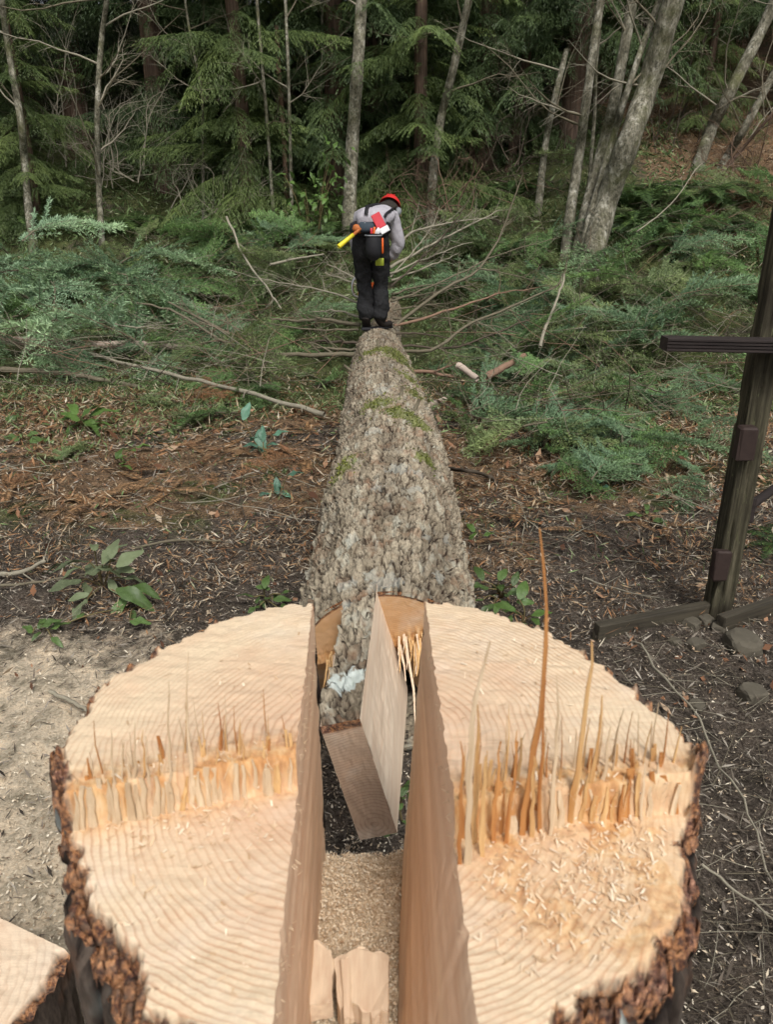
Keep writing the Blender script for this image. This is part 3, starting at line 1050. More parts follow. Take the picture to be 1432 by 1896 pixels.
# butt faces on both sides of the tongue: back cut above, torn hinge, sloping face cut below
cx, cz, rB = (float(v) for v in log_c(YB))
for s in (-1, 1):
    u, b = np.meshgrid(np.linspace(0, 1, 70), np.linspace(-.985, .985, 150), indexing='ij')
    rbv = np.sqrt(np.maximum(1 - b * b, 0)) * (rB + .002)
    aa = s * (HW + np.maximum(rbv - HW, 0) * u)
    bb = b * rB
    dep = np.where(bb > .13, .0, .02 + np.maximum(.09 - bb, 0) * .75) + np.where(bb > .13, (.31 - bb) * .10, 0)
    hing = np.exp(-((bb - .11) / .03) ** 2)
    dep = dep + hing * (fbm(aa * 70, bb * 15, 3, 107) - .6) * .03 + (fbm(aa * 60, bb * 60, 3, 108) - .5) * .003
    P = slab_pt(aa, bb, YB + dep)
    me = mesh_np('butt_face', P.reshape(-1, 3) - np.array([cx, YB, cz]), grid_faces(70, 150, flip=(s < 0)), [M['butt']],
                 attrs={'bark': smooth(np.hypot(aa, bb) - (rB - .02), -.002, .002), 'torn': hing * .8})
    obj('butt_face', me, log, loc=Vector((cx, YB, cz)) - LOFF)
# fibres hanging from the torn hinge
for i in range(34):
    s = 1 if i < 24 else -1
    aa = s * random.uniform(HW + .008, .2)
    p = slab_pt(np.array(aa), np.array(random.uniform(.09, .14)), np.array(YB + .01))
    L = random.uniform(.04, .13)
    if i == 5: L, aa = .30, HW + .05
    if i == 5: p = slab_pt(np.array(aa), np.array(.13), np.array(YB + .005))
    tip = Vector(p) + Vector((random.uniform(-.25, .25) * .5, -.45, -1.0 if i == 5 else random.uniform(-.9, -.5))).normalized() * L
    splinter(p, tip, random.uniform(.004, .011), .004, M[random.choice(['splinter', 'splinter', 'flake'])], .03, 5, log, LOFF, blunt=.3)

M['twig'] = plain('branch_bark', (.15, .13, .09), .9, .35, 40, .15, .5)
M['twig_pale'] = plain('pale_branch_bark', (.27, .245, .185), .9, .3, 40, .15, .5)
M['twig_red'] = plain('reddish_branch_bark', (.23, .145, .10), .85, .3, 40, .2, .4)
M['twig_dark'] = plain('dark_branch_bark', (.085, .068, .05), .92, .4, 40, .15, .5)


def px_path(pts, k=4):
    """[(px, py, Y or None)] -> smooth world path; None rests on the ground"""
    P = []
    for q in pts:
        P.append(at_y(q[0], q[1], q[2]) if q[2] else on_ground(q[0], q[1], q[3] if len(q) > 3 else .04))
    return smooth_path(P, k)


def limb_mesh(path, r0, r1, n=6, twigs=0, rng=None, tl=.4, droop=0.0, wob=.010):
    """a tapering limb with side twigs, one mesh"""
    mb = MB()
    path = [p + Vector([random.uniform(-wob, wob) for _ in range(3)]) for p in path]
    L = len(path)
    rad = [r0 + (r1 - r0) * (i / (L - 1)) for i in range(L)]
    rad = [r * random.uniform(.92, 1.1) for r in rad]
    mb.tube(path, rad, n)
    for i in range(twigs):
        t = random.uniform(.2, .98)
        k = t * (L - 1)
        a = path[int(k)].lerp(path[min(L - 1, int(k) + 1)], k - int(k))
        d = (path[min(L - 1, int(k) + 1)] - path[max(0, int(k) - 1)]).normalized()
        s = Vector([random.gauss(0, 1) for _ in range(3)])
        s = (s - d * s.dot(d)).normalized()
        l = tl * random.uniform(.4, 1.1) * (1.1 - .6 * t)
        q = [a]
        dd = (d * .9 + s * random.uniform(.6, 1.1)).normalized()
        for j in range(4):
            dd = (dd + Vector([random.gauss(0, .12) for _ in range(3)]) + Vector((0, 0, -droop * .2))).normalized()
            q.append(q[-1] + dd * l / 4)
        r = (r0 + (r1 - r0) * t) * .45
        mb.tube(q, [r, r * .8, r * .6, r * .45, r * .25], 4, cap=False)
        if l > .2:
            for e in range(2):
                dd2 = (dd + Vector([random.gauss(0, .6) for _ in range(3)])).normalized()
                b = q[1 + e]
                mb.tube([b, b + dd2 * l * .3, b + (dd2 + Vector((0, 0, -.2 * droop))).normalized() * l * .55], [r * .5, r * .35, r * .15], 3, cap=False)
    return mb


def log_branch(pts, r0, r1, mat, twigs=6, tl=.5, side=None):
    path = px_path(pts, 5)
    mb = limb_mesh(path, r0 * .8, r1 * .8, 6, twigs + 3, tl=tl)
    mb.v = [tuple(Vector(v) - LOFF) for v in mb.v]
    return obj('branch', mb.mesh('branch', mat), log)


log_branch([(728, 606, 8.5), (810, 543, 8.7), (885, 498, 9.0), (932, 425, 9.2), (968, 320, 9.3)], .026, .008, M['twig'], 10)
log_branch([(885, 498, 9.0), (940, 506, 9.2), (1005, 524, 9.3)], .014, .005, M['twig'], 4)
log_branch([(730, 604, 8.5), (840, 572, 8.8), (920, 545, 9.0), (1000, 532, 9.3)], .022, .006, M['twig_red'], 6)
log_branch([(742, 650, 7.9), (800, 648, 7.8), (872, 600, 8.0), (960, 562, 8.2), (1035, 525, 8.5), (1052, 478, 8.6)], .024, .007, M['twig'], 8)
log_branch([(722, 478, 9.6), (762, 432, 9.9), (830, 412, 10.2), (920, 402, 10.5)], .024, .007, M['twig_pale'], 10)
log_branch([(722, 496, 9.6), (800, 452, 9.9), (880, 412, 10.3), (928, 388, 10.5)], .024, .007, M['twig_pale'], 10)
log_branch([(722, 508, 9.5), (790, 478, 9.8), (875, 447, 10.3)], .018, .006, M['twig_pale'], 6)
log_branch([(724, 520, 9.4), (800, 490, 9.6), (850, 470, 10.0)], .016, .005, M['twig_pale'], 6)
log_branch([(726, 552, 9.1), (800, 543, 9.4), (885, 522, 9.8)], .020, .006, M['twig'], 6)
log_branch([(728, 545, 9.1), (780, 530, 9.4), (840, 525, 9.8)], .016, .005, M['twig'], 4)
log_branch([(728, 575, 8.8), (790, 565, 8.9), (850, 560, 9.0)], .016, .005, M['twig'], 4)
log_branch([(735, 618, 8.2), (790, 618, 8.2), (845, 630, 8.1)], .016, .005, M['twig_dark'], 4)
log_branch([(752, 686, 7.3), (800, 690, 7.2), (838, 698, 7.15)], .026, .018, M['twig_red'], 0)
log_branch([(662, 655, 8.0), (590, 657, 7.9), (500, 655, 7.9), (470, 652, 7.9)], .036, .022, M['twig'], 4)
log_branch([(500, 655, 7.9), (440, 628, 8.2), (378, 594, 8.6), (310, 560, 9.0)], .034, .012, M['twig'], 10)
log_branch([(664, 636, 8.2), (610, 632, 8.2), (575, 634, 8.2)], .024, .012, M['twig_dark'], 3)
log_branch([(662, 648, 8.1), (600, 645, 8.1), (575, 640, 8.1)], .02, .01, M['twig'], 3)
log_branch([(668, 602, 8.7), (600, 592, 8.9), (540, 594, 9.0), (505, 590, 9.0)], .03, .015, M['twig'], 6)
log_branch([(668, 588, 8.8), (620, 575, 9.0), (580, 578, 9.2)], .018, .008, M['twig_pale'], 3)
log_branch([(665, 520, 9.6), (640, 505, 9.7), (605, 490, 9.9)], .018, .006, M['twig_pale'], 4)
log_branch([(665, 530, 9.5), (640, 518, 9.6), (600, 505, 9.9)], .018, .006, M['twig_pale'], 4)

for pts, r0 in (([(724, 530, 9.3), (790, 470, 9.7), (850, 400, 10.1), (890, 330, 10.4)], .016), ([(726, 560, 9.0), (820, 520, 9.4), (930, 470, 9.8), (1040, 440, 10.2)], .017),
                ([(730, 590, 8.7), (830, 590, 8.8), (940, 610, 8.7), (1010, 640, 8.5)], .015), ([(724, 512, 9.5), (770, 460, 9.8), (800, 420, 10.2), (815, 380, 10.4)], .013),
                ([(738, 640, 8.0), (850, 640, 8.0), (960, 600, 8.3), (1060, 570, 8.7), (1150, 520, 9.0)], .017), ([(664, 560, 9.0), (590, 535, 9.4), (500, 520, 9.7), (420, 500, 10.0)], .016),
                ([(664, 610, 8.5), (560, 610, 8.6), (450, 590, 8.9), (350, 600, 8.9)], .016)):
    log_branch(pts, r0, .004, M[random.choice(['twig', 'twig_pale', 'twig_dark'])], 12, tl=.7)
# tufts of moss standing on the bark
M['moss'] = leafmat('moss_tufts', (.05, .06, .012), (.17, .19, .04), .2)
mr = np.random.default_rng(61)
Pm = []
for (x, y, z, r) in MOSS:
    n = int(900 * (r / .1) ** 2)
    q = np.array([x, y, z]) + mr.normal(0, 1, (n, 3)) * np.array([.75, 1.0, .5]) * r
    cx, cz, rr_ = log_c(q[:, 1])
    ph = np.arctan2(q[:, 0] - cx, q[:, 2] - cz)
    keep = (np.abs(ph) < 1.4) & (fbm(q[:, 0] * 30, q[:, 1] * 30, 3, 63) > .47)
    cx, cz, rr_, ph, yy_ = cx[keep], cz[keep], rr_[keep], ph[keep], q[keep, 1]
    dd_, _, _ = log_bark((ph + ROLL) * .33, yy_)
    R_ = rr_ + dd_ + knots(ph + ROLL, yy_)
    Pm.append(np.stack([cx + R_ * np.sin(ph), yy_, cz + R_ * np.cos(ph), ph], -1))
Pm = np.concatenate(Pm)
nn = len(Pm)
Nm = np.stack([np.sin(Pm[:, 3]), 0 * Pm[:, 3], np.cos(Pm[:, 3])], -1)
Dm = Nm * .6 + mr.normal(0, .6, (nn, 3)); Dm /= np.linalg.norm(Dm, axis=1, keepdims=True)
Sm = np.cross(Dm, mr.normal(0, 1, (nn, 3))); Sm /= np.linalg.norm(Sm, axis=1, keepdims=True)
Lm = mr.uniform(.008, .020, (nn, 1)); Wm = Lm * .28
P0 = Pm[:, :3] - np.array(LOFF) - Nm * .004
Vm = np.stack([P0, P0 + Dm * Lm * .5 + Sm * Wm, P0 + Dm * Lm, P0 + Dm * Lm * .5 - Sm * Wm], 1).reshape(-1, 3)
obj('moss', mesh_np('moss', Vm, np.arange(4 * nn).reshape(-1, 4), [M['moss']], fattrs={'rnd': mr.random(nn)}, shade=False), log, kind='stuff')
for px, py, L in ((655, 690, .10), (742, 735, .06), (676, 668, .12), (768, 760, .07), (700, 640, .05), (650, 780, .05)):
    p = log_top_at(px, py)
    cx, cz, _ = log_c(p.y)
    nd = (p - Vector((float(cx), p.y, float(cz)))).normalized()
    mb = MB(); mb.tube([p - nd * .05 - LOFF, p + nd * L * .5 - LOFF + Vector((0, .01, 0)), p + nd * L - LOFF + Vector((0, .03, 0))], [.016, .012, .010], 7)
    obj('branch_stub', mb.mesh('branch_stub', M['twig']), log)

# ------------------------------------------------------------------ foliage builders
def unit(a):
    return a / (np.linalg.norm(a, axis=-1, keepdims=True) + 1e-9)


def leaf_arrays(P, D, N, L, W, wide=.45):
    D = unit(D); S = unit(np.cross(D, N))
    L = L[:, None]; W = W[:, None]
    mid = P + D * L * wide
    V = np.stack([P, mid + S * W * .5, P + D * L, mid - S * W * .5], 1).reshape(-1, 3)
    return V, np.arange(len(P) * 4).reshape(-1, 4)


def cedar_bough(rng, L, step=.075, ls=1.0):
    """flat drooping spray along +X; returns leaf arrays"""
    n = max(4, int(L / step))
    t = (np.arange(n) + .5) / n
    ax = np.stack([t * L * .95, .05 * L * np.sin(t * 3 + rng.uniform(0, 6)), L * (.14 * t - .62 * t ** 2 + .16 * t ** 4)], -1)
    tan = unit(np.gradient(ax, axis=0))
    Ps, Ds, Ns, Ls, Ws = [], [], [], [], []
    for i in range(n):
        for s in (-1, 1):
            if t[i] < .12 and rng.random() < .6: continue
            side = np.array([-tan[i, 1], tan[i, 0], 0]) * s
            d0 = tan[i] * .75 + side * .8 + np.array([0, 0, rng.uniform(-.25, .1)])
            l = (.30 * L * (1 - t[i]) ** .6 + .09) * rng.uniform(.6, 1.15)
            m = max(2, int(l / (.034 * ls)))
            u = (np.arange(m) + .4) / m
            d0 /= np.linalg.norm(d0)
            pos = ax[i] + d0 * (u * l)[:, None] + np.array([0, 0, -1]) * (.55 * l * u ** 2)[:, None]
            dir_ = d0[None] + np.array([0, 0, -1])[None] * (.7 * u)[:, None]
            for q in (-1, 1):
                sd = np.cross(d0, [0, 0, 1.0]); sd /= np.linalg.norm(sd) + 1e-9
                dd = dir_ + sd[None] * q * rng.uniform(.5, .95, (m, 1)) + np.stack([rng.normal(0, .12, m)] * 3, -1) + np.array([0, 0, -.4])
                Ps.append(pos); Ds.append(dd)
                Ns.append(np.tile([0, 0, 1.0], (m, 1)) + rng.normal(0, .35, (m, 3)))
                Ls.append(rng.uniform(.06, .12, m) * ls); Ws.append(rng.uniform(.011, .020, m) * ls)
    return [np.concatenate(x) for x in (Ps, Ds, Ns, Ls, Ws)], ax


def rotz(A, a):
    c, s = math.cos(a), math.sin(a)
    return A @ np.array([[c, s, 0], [-s, c, 0], [0, 0, 1.0]])


def cedar_crown(rng, H, nb, lmax, zlow, name, mat):
    kinds = [cedar_bough(rng, L) for L in (1.0, 1.5, 2.0, 2.5, 2.5, 3.0)]
    coarse = [cedar_bough(rng, L, .15, 2.3) for L in (1.2, 1.8, 2.4)]
    VV, rnd, ntot = [], [], 0
    for k in range(nb):
        z = zlow + (H - zlow) * (k / nb) ** 1.45
        Lw = lmax * (1 - (z / H)) ** .45 * rng.uniform(.45, 1.1) + .25
        pool = kinds if z < 8.5 else coarse
        i = int(np.argmin([abs(b[1][-1, 0] / .95 - Lw) + rng.uniform(0, .35) for b in pool]))
        (P, D, N, L, W), ax = pool[i]
        sc = min(1.35, max(.7, Lw / ax[-1, 0]))
        a = k * 2.399 + rng.uniform(-.4, .4)
        tilt = rng.uniform(-.35, .35)
        R = np.array([[math.cos(tilt), 0, math.sin(tilt)], [0, 1, 0], [-math.sin(tilt), 0, math.cos(tilt)]])
        V, _ = leaf_arrays(rotz(P @ R * sc, a) + [0, 0, z], rotz(D @ R, a), rotz(N, a), L, W)
        VV.append(V)
        tone = rng.normal(.42, .16)
        tip = np.clip(P[:, 0] / (ax[-1, 0] + 1e-6), 0, 1)
        rnd.append(np.clip(tone + .22 * (tip - .5) + rng.normal(0, .10, len(P)), 0.11, 1))
    V = np.concatenate(VV); r = np.concatenate(rnd)
    return mesh_np(name, V, np.arange(len(V)).reshape(-1, 4), [mat], fattrs={'rnd': r}, shade=False)


def trunk_tube(path, r0, r1, n=10, knob=.12):
    L = len(path)
    mb = MB()
    rad = [(r0 + (r1 - r0) * i / (L - 1)) * (1 + random.uniform(-knob, knob) * .5) for i in range(L)]
    rad[0] *= 1.25
    mb.tube(path, rad, n)
    return mb


def alder_bark():
    t = NT('mottled_alder_bark')
    co = t.coord((1, 1, .55))
    n = t.noise(9, co, detail=6, rough=.8); n2 = t.noise(34, co, detail=4)
    c = t.ramp(n, [(.34, (.05, .046, .03)), (.46, (.13, .12, .085)), (.56, (.25, .235, .18)), (.66, (.46, .44, .375))])
    c = t.mix(t.ramp(n2, [(.5, 0), (.66, .8)]), c, (.035, .035, .025))
    c = t.mix(t.ramp(t.noise(2.1, t.coord(), detail=3), [(.5, 0), (.68, .6)]), c, (.11, .12, .04))
    return t.done(c, .9, t.bump(n2, .5, .01), .15)


M['alder'] = alder_bark()
M['cedar_bark'] = wood_long('cedar_bark', 'Z', (.15, .10, .07), (.055, .035, .025), 1, 30)
M['cedar'] = leafmat('cedar_leaves', (0.0221, 0.0408, 0.0170), (0.1062, 0.1573, 0.0638), .3)
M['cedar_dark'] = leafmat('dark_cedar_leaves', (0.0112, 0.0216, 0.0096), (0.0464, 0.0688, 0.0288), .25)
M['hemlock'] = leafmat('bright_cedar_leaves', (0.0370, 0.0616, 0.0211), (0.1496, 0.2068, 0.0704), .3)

# ------------------------------------------------------------------ the forest edge
rng = np.random.default_rng(11)
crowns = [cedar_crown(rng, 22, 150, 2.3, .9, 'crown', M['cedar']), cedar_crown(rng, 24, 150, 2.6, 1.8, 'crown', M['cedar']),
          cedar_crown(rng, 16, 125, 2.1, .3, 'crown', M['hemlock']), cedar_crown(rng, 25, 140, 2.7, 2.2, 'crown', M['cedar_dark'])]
trunks = []
for H in (22, 24, 16, 25):
    p = [Vector((math.sin(i * .9) * .05, math.cos(i * .7) * .05, -.6 + (H + .6) * i / 14)) for i in range(15)]
    trunks.append(trunk_tube(p, .2 * H / 20, .02, 9).mesh('trunk', M['cedar_bark']))
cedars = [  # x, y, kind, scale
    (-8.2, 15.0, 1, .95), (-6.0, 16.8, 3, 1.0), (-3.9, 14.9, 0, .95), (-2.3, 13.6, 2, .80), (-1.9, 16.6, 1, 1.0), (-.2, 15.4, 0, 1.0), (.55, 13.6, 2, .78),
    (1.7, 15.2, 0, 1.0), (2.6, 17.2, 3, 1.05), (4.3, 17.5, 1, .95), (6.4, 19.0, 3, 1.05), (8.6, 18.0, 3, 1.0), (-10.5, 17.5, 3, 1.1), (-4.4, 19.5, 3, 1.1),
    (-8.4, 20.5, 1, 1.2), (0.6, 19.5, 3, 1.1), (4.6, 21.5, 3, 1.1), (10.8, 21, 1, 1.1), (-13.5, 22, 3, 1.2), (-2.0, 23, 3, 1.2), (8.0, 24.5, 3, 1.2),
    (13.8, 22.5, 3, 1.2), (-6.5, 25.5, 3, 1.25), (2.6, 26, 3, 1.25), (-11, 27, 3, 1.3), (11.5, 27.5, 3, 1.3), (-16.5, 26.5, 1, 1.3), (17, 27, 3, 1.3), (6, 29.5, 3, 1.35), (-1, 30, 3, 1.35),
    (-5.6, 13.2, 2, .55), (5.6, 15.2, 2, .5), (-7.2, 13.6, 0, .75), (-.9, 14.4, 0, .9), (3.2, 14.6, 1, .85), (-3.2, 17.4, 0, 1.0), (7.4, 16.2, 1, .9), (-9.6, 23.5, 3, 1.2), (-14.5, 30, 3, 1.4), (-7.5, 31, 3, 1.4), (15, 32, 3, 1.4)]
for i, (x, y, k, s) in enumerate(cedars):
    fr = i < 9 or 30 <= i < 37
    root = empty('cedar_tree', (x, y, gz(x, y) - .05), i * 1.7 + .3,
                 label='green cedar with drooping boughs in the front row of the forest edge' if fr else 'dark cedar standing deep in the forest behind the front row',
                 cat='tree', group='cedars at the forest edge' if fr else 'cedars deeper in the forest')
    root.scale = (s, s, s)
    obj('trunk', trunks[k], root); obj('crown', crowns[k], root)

alders = [  # px path, Y, width px at base / top, label, limbs, material
    ([(52, 385), (45, 300), (38, 225), (14, 85), (0, -30), (-20, -260)], 12.6, 15, 9, 'pale slender alder trunk, leftmost in the picture', 5, 'alder'),
    ([(187, 430), (182, 330), (180, 200), (188, 70), (200, -30), (215, -260)], 12.7, 12, 8, 'straight thin grey alder trunk rising above the left brush heap', 9, 'alder'),
    ([(377, 410), (375, 250), (373, 170), (345, 20), (325, -200)], 13.4, 6, 4, 'very thin pole sapling bending left in front of the cedars', 5, 'alder'),
    ([(432, 330), (431, 150), (430, -20), (430, -200)], 14.0, 6, 4, 'thin straight grey sapling between bent sapling and twin saplings', 2, 'alder'),
    ([(510, 450), (497, 260), (488, 150), (474, -20), (465, -200)], 13.0, 7, 5, 'thin greenish sapling leaning left behind the worker', 4, 'alder'),
    ([(541, 430), (537, 250), (533, 110), (528, -20), (524, -200)], 13.0, 7, 5, 'thin upright sapling just right of the left leaning sapling', 3, 'alder'),
    ([(530, 350), (524, 230), (516, 130), (512, 48)], 13.8, 10, 8, 'brown broken snag with a rotten top among the cedars', 2, 'twig_red'),
    ([(593, 300), (595, 150), (598, -20), (600, -200)], 14.2, 6, 4, 'thin sapling directly left of the mossy trunk', 2, 'alder'),
    ([(648, 362), (653, 260), (662, 130), (671, -20), (682, -260)], 12.7, 27, 20, 'mossy grey trunk standing behind the worker', 3, 'alder'),
    ([(803, 310), (818, 215), (838, 135), (873, -20), (920, -240)], 13.0, 17, 13, 'grey alder leaning right, behind the helmet of the worker', 7, 'alder'),
    ([(946, 300), (962, 200), (976, 100), (979, -20), (982, -240)], 14.8, 19, 15, 'dark brown cedar trunk with bare lower limbs', 10, 'cedar_bark'),
    ([(1003, 330), (1012, 260), (1026, 190), (1050, 92)], 13.0, 14, 10, 'short leaning snag with broken top beside the alder clump', 2, 'alder'),
    ([(1058, 385), (1074, 280), (1086, 190), (1116, -20), (1150, -240)], 11.6, 20, 14, 'leftmost slender stem of the alder clump', 3, 'alder'),
    ([(1095, 300), (1102, 210), (1105, 120), (1112, 60)], 12.6, 7, 5, 'thin dark pole inside the alder clump', 2, 'alder'),
    ([(1083, 400), (1120, 260), (1142, 170), (1176, -20), (1215, -240)], 11.4, 22, 17, 'olive mossy stem in the middle of the alder clump', 4, 'alder'),
    ([(1090, 410), (1132, 270), (1165, 160), (1235, -40), (1300, -240)], 11.1, 14, 10, 'narrow bent stem crossing behind the thickest alder', 3, 'alder'),
    ([(1098, 470), (1125, 370), (1165, 262), (1200, 160), (1255, -20), (1325, -240)], 10.9, 48, 36, 'thickest alder trunk of the clump, leaning right, spotted with lichen', 4, 'alder'),
    ([(1296, 300), (1322, 230), (1352, 172), (1428, 20), (1520, -200)], 13.6, 24, 19, 'grey leaning alder on the bank at upper right', 3, 'alder'),
    ([(1322, 335), (1350, 285), (1378, 240), (1432, 140), (1500, 0)], 13.4, 17, 12, 'crooked leaning alder below the one on the bank', 5, 'alder'),
    ([(1330, 330), (1370, 282), (1432, 210), (1520, 110)], 13.0, 7, 5, 'thin reddish leaning stem at the right edge of the forest', 6, 'cedar_bark'),
    ([(1240, 300), (1262, 220), (1290, 140), (1310, 60)], 15.0, 6, 4, 'thin dark pole between the clump and the bank alder', 4, 'twig_dark'),
]
for pts, Y, w0, w1, lab, nl, mt in alders:
    path = smooth_path([at_y(px, py, Y + .25 * (i % 2)) for i, (px, py) in enumerate(pts)], 5)
    b = path[0].copy()
    g = gz(b.x, b.y)
    d0 = (path[0] - path[1]).normalized()
    path = [path[0] + Vector((d0.x * .4, d0.y * .4, -max(.3, path[0].z - g + .3)))] + path
    base = Vector((path[0].x, path[0].y, min(g, path[1].z)))
    root = empty('alder_tree' if mt == 'alder' else ('tree_snag' if 'snag' in lab else 'forest_tree'), base, label=lab, cat='tree')
    r0, r1 = (w * .5 / FPX * Y * .9 for w in (w0, w1))
    mb = trunk_tube([p - base for p in path], r0, r1, 10)
    obj('trunk', mb.mesh('trunk', M[mt]), root)
    for k in range(nl):
        t = random.uniform(.35, .95) if nl < 8 else random.uniform(.2, .8)
        q = path[int(t * (len(path) - 1))]
        a = random.uniform(0, 2 * math.pi)
        L = random.uniform(.8, 2.2)
        d = Vector((math.cos(a), .5 * math.sin(a) - .25, random.uniform(.0, .8))).normalized()
        pp = [q]
        for j in range(7):
            d = (d + Vector([random.gauss(0, .14) for _ in range(3)]) + Vector((0, 0, .04))).normalized()
            pp.append(pp[-1] + d * L / 7)
        mb = limb_mesh([p - base for p in pp], min(.016, r1 * .6), .003, 4, 9, tl=.6, droop=.3)
        obj('limb', mb.mesh('limb', M['twig_pale'] if random.random() < .6 else M['twig']), root)


M['twig_brown'] = plain('brown_twig_bark', (.15, .10, .07), .9, .4, 40, .15, .4)
# leafless shrubs in front of the cedars
bare = [((215, 330), (90, 380, 130, 330), 13.6, 16, 'pale', 'leafless shrub with a fan of pale twigs beside the thin left alder'),
        ((110, 300), (10, 200, 0, 240), 13.9, 12, 'pale', 'bare spreading twigs between the two left alders'),
        ((380, 400), (300, 560, 250, 360), 13.1, 12, 'pale', 'low bare shrub with arching grey twigs below the bent sapling'),
        ((815, 400), (770, 900, 280, 420), 11.8, 16, 'red', 'brown tangled bare shrub right behind the helmet of the worker'),
        ((700, 170), (560, 800, -20, 160), 15.0, 8, 'pale', 'thin bare twigs high in front of the cedars near the mossy trunk'),
        ((1380, 330), (1280, 1480, 180, 340), 13.0, 12, 'red', 'reddish bare shrub on the bank at the right edge'),
        ((960, 300), (880, 1080, 130, 320), 13.6, 12, 'dark', 'dark leafless shrub around the brown cedar trunk'),
        ((1220, 300), (1120, 1330, 60, 300), 14.4, 12, 'dark', 'thin dark bare shrub behind the thickest alder')]
for (bx, by), (x0, x1, y0, y1), Y, n, k, lab in bare:
    base = at_y(bx, by, Y)
    base.z = min(base.z, gz(base.x, base.y) + 1.0)
    root = empty('bare_shrub', (base.x, base.y, gz(base.x, base.y)), label=lab, cat='shrub')
    off = Vector(root.location)
    mt = {'pale': M['twig_pale'], 'red': M['twig_brown'], 'dark': M['twig_dark']}[k]
    for i in range(n):
        foot = base + Vector((random.gauss(0, .35), random.gauss(0, .2), random.gauss(0, .1)))
        tip = at_y(random.uniform(x0, x1), random.uniform(y0, y1), Y + random.uniform(-.7, .7))
        mid = foot.lerp(tip, .5) + Vector((random.uniform(-.4, .4), random.uniform(-.2, .2), random.uniform(-.1, .4)))
        mb = limb_mesh([p - off for p in smooth_path([foot, mid, tip], 5)], random.uniform(.007, .013), .0025, 4, 8, tl=.7, wob=.02)
        obj('stem', mb.mesh('stem', mt), root)

# ------------------------------------------------------------------ brush: cut fir boughs, ferns, twigs
def fir_bough(rng, L, name, mat, curl=.2):
    n = int(L / .042)
    t = (np.arange(n) + .5) / n
    ax = np.stack([t * L, .06 * L * np.sin(t * 4 + rng.uniform(0, 6)), -curl * L * t ** 2 + .05 * L * np.sin(t * 5)], -1)
    tan = unit(np.gradient(ax, axis=0))
    Ps, Ds, Ns = [], [], []
    tw = MB()
    tw.tube([Vector(p) for p in ax[::3]], np.linspace(.009, .0025, len(ax[::3])), 4, 0, False)
    for i in range(n):
        for s in (-1, 1):
            if t[i] < .15 and rng.random() < .7: continue
            side = np.array([-tan[i, 1], tan[i, 0], 0]) * s
            d0 = tan[i] * .85 + side * rng.uniform(.6, 1.0) + np.array([0, 0, rng.uniform(-.25, .3)])
            d0 /= np.linalg.norm(d0)
            l = (.34 * L * (1 - t[i]) ** .7 + .05) * rng.uniform(.55, 1.15)
            m = max(3, int(l / .0125))
            u = (np.arange(m) + .3) / m
            dz = rng.uniform(-.35, .1)
            pos = ax[i] + d0 * (u * l)[:, None] + np.array([0, 0, dz])[None] * (l * u ** 2)[:, None]
            if rng.random() < .5:
                tw.tube([Vector(pos[0]), Vector(pos[m // 2]), Vector(pos[-1])], [.0035, .0025, .0015], 3, 0, False)
            sd = np.cross(d0, [0, 0, 1.0]); sd /= np.linalg.norm(sd) + 1e-9
            for q in (-1, 1, .2):
                dd = d0[None] * .75 + sd[None] * q + rng.normal(0, .35, (m, 3)) + np.array([0, 0, .7 if q == .2 else 0])
                Ps.append(pos); Ds.append(dd); Ns.append(np.tile([0, 0, 1.0], (m, 1)) + rng.normal(0, .5, (m, 3)))
    P, D, N = (np.concatenate(x) for x in (Ps, Ds, Ns))
    k = len(P)
    V, Fq = leaf_arrays(P, D, N, rng.uniform(.03, .052, k), rng.uniform(.006, .0105, k))
    rn = np.clip(.4 + .3 * (P[:, 0] / L - .5) + rng.normal(0, .16, k), .11, 1)
    tv = np.array(tw.v); tf = np.array([f for f in tw.f])
    V = np.concatenate([V, tv]); Fq = np.concatenate([Fq, tf + k * 4])
    mi = np.concatenate([np.zeros(k, int), np.ones(len(tf), int)])
    rn = np.concatenate([rn, np.full(len(tf), .5)])
    return mesh_np(name, V, Fq, [mat, M['twig']], fattrs={'rnd': rn}, midx=mi, shade=False)


M['fir_blue'] = leafmat('blue_green_fir', (0.072, 0.130, 0.068), (0.247, 0.377, 0.202), .2)
M['fir_green'] = leafmat('green_fir', (0.055, 0.117, 0.042), (0.221, 0.364, 0.130), .2)
M['fir_olive'] = leafmat('olive_fir', (0.069, 0.100, 0.037), (0.263, 0.338, 0.144), .2)
M['fir_pale'] = leafmat('pale_blue_fir', (0.145, 0.235, 0.138), (0.454, 0.632, 0.380), .2)
M['fir_dead'] = leafmat('dead_fir', (.10, .05, .025), (.38, .20, .10), .1)
rng = np.random.default_rng(23)
FIR = {}
for key in ('fir_blue', 'fir_green', 'fir_olive', 'fir_dead', 'fir_pale'):
    FIR[key] = [fir_bough(rng, L, 'fir_bough', M[key], c) for L, c in ((1.0, .25), (1.35, .15), (.8, .35), (1.2, .4))]

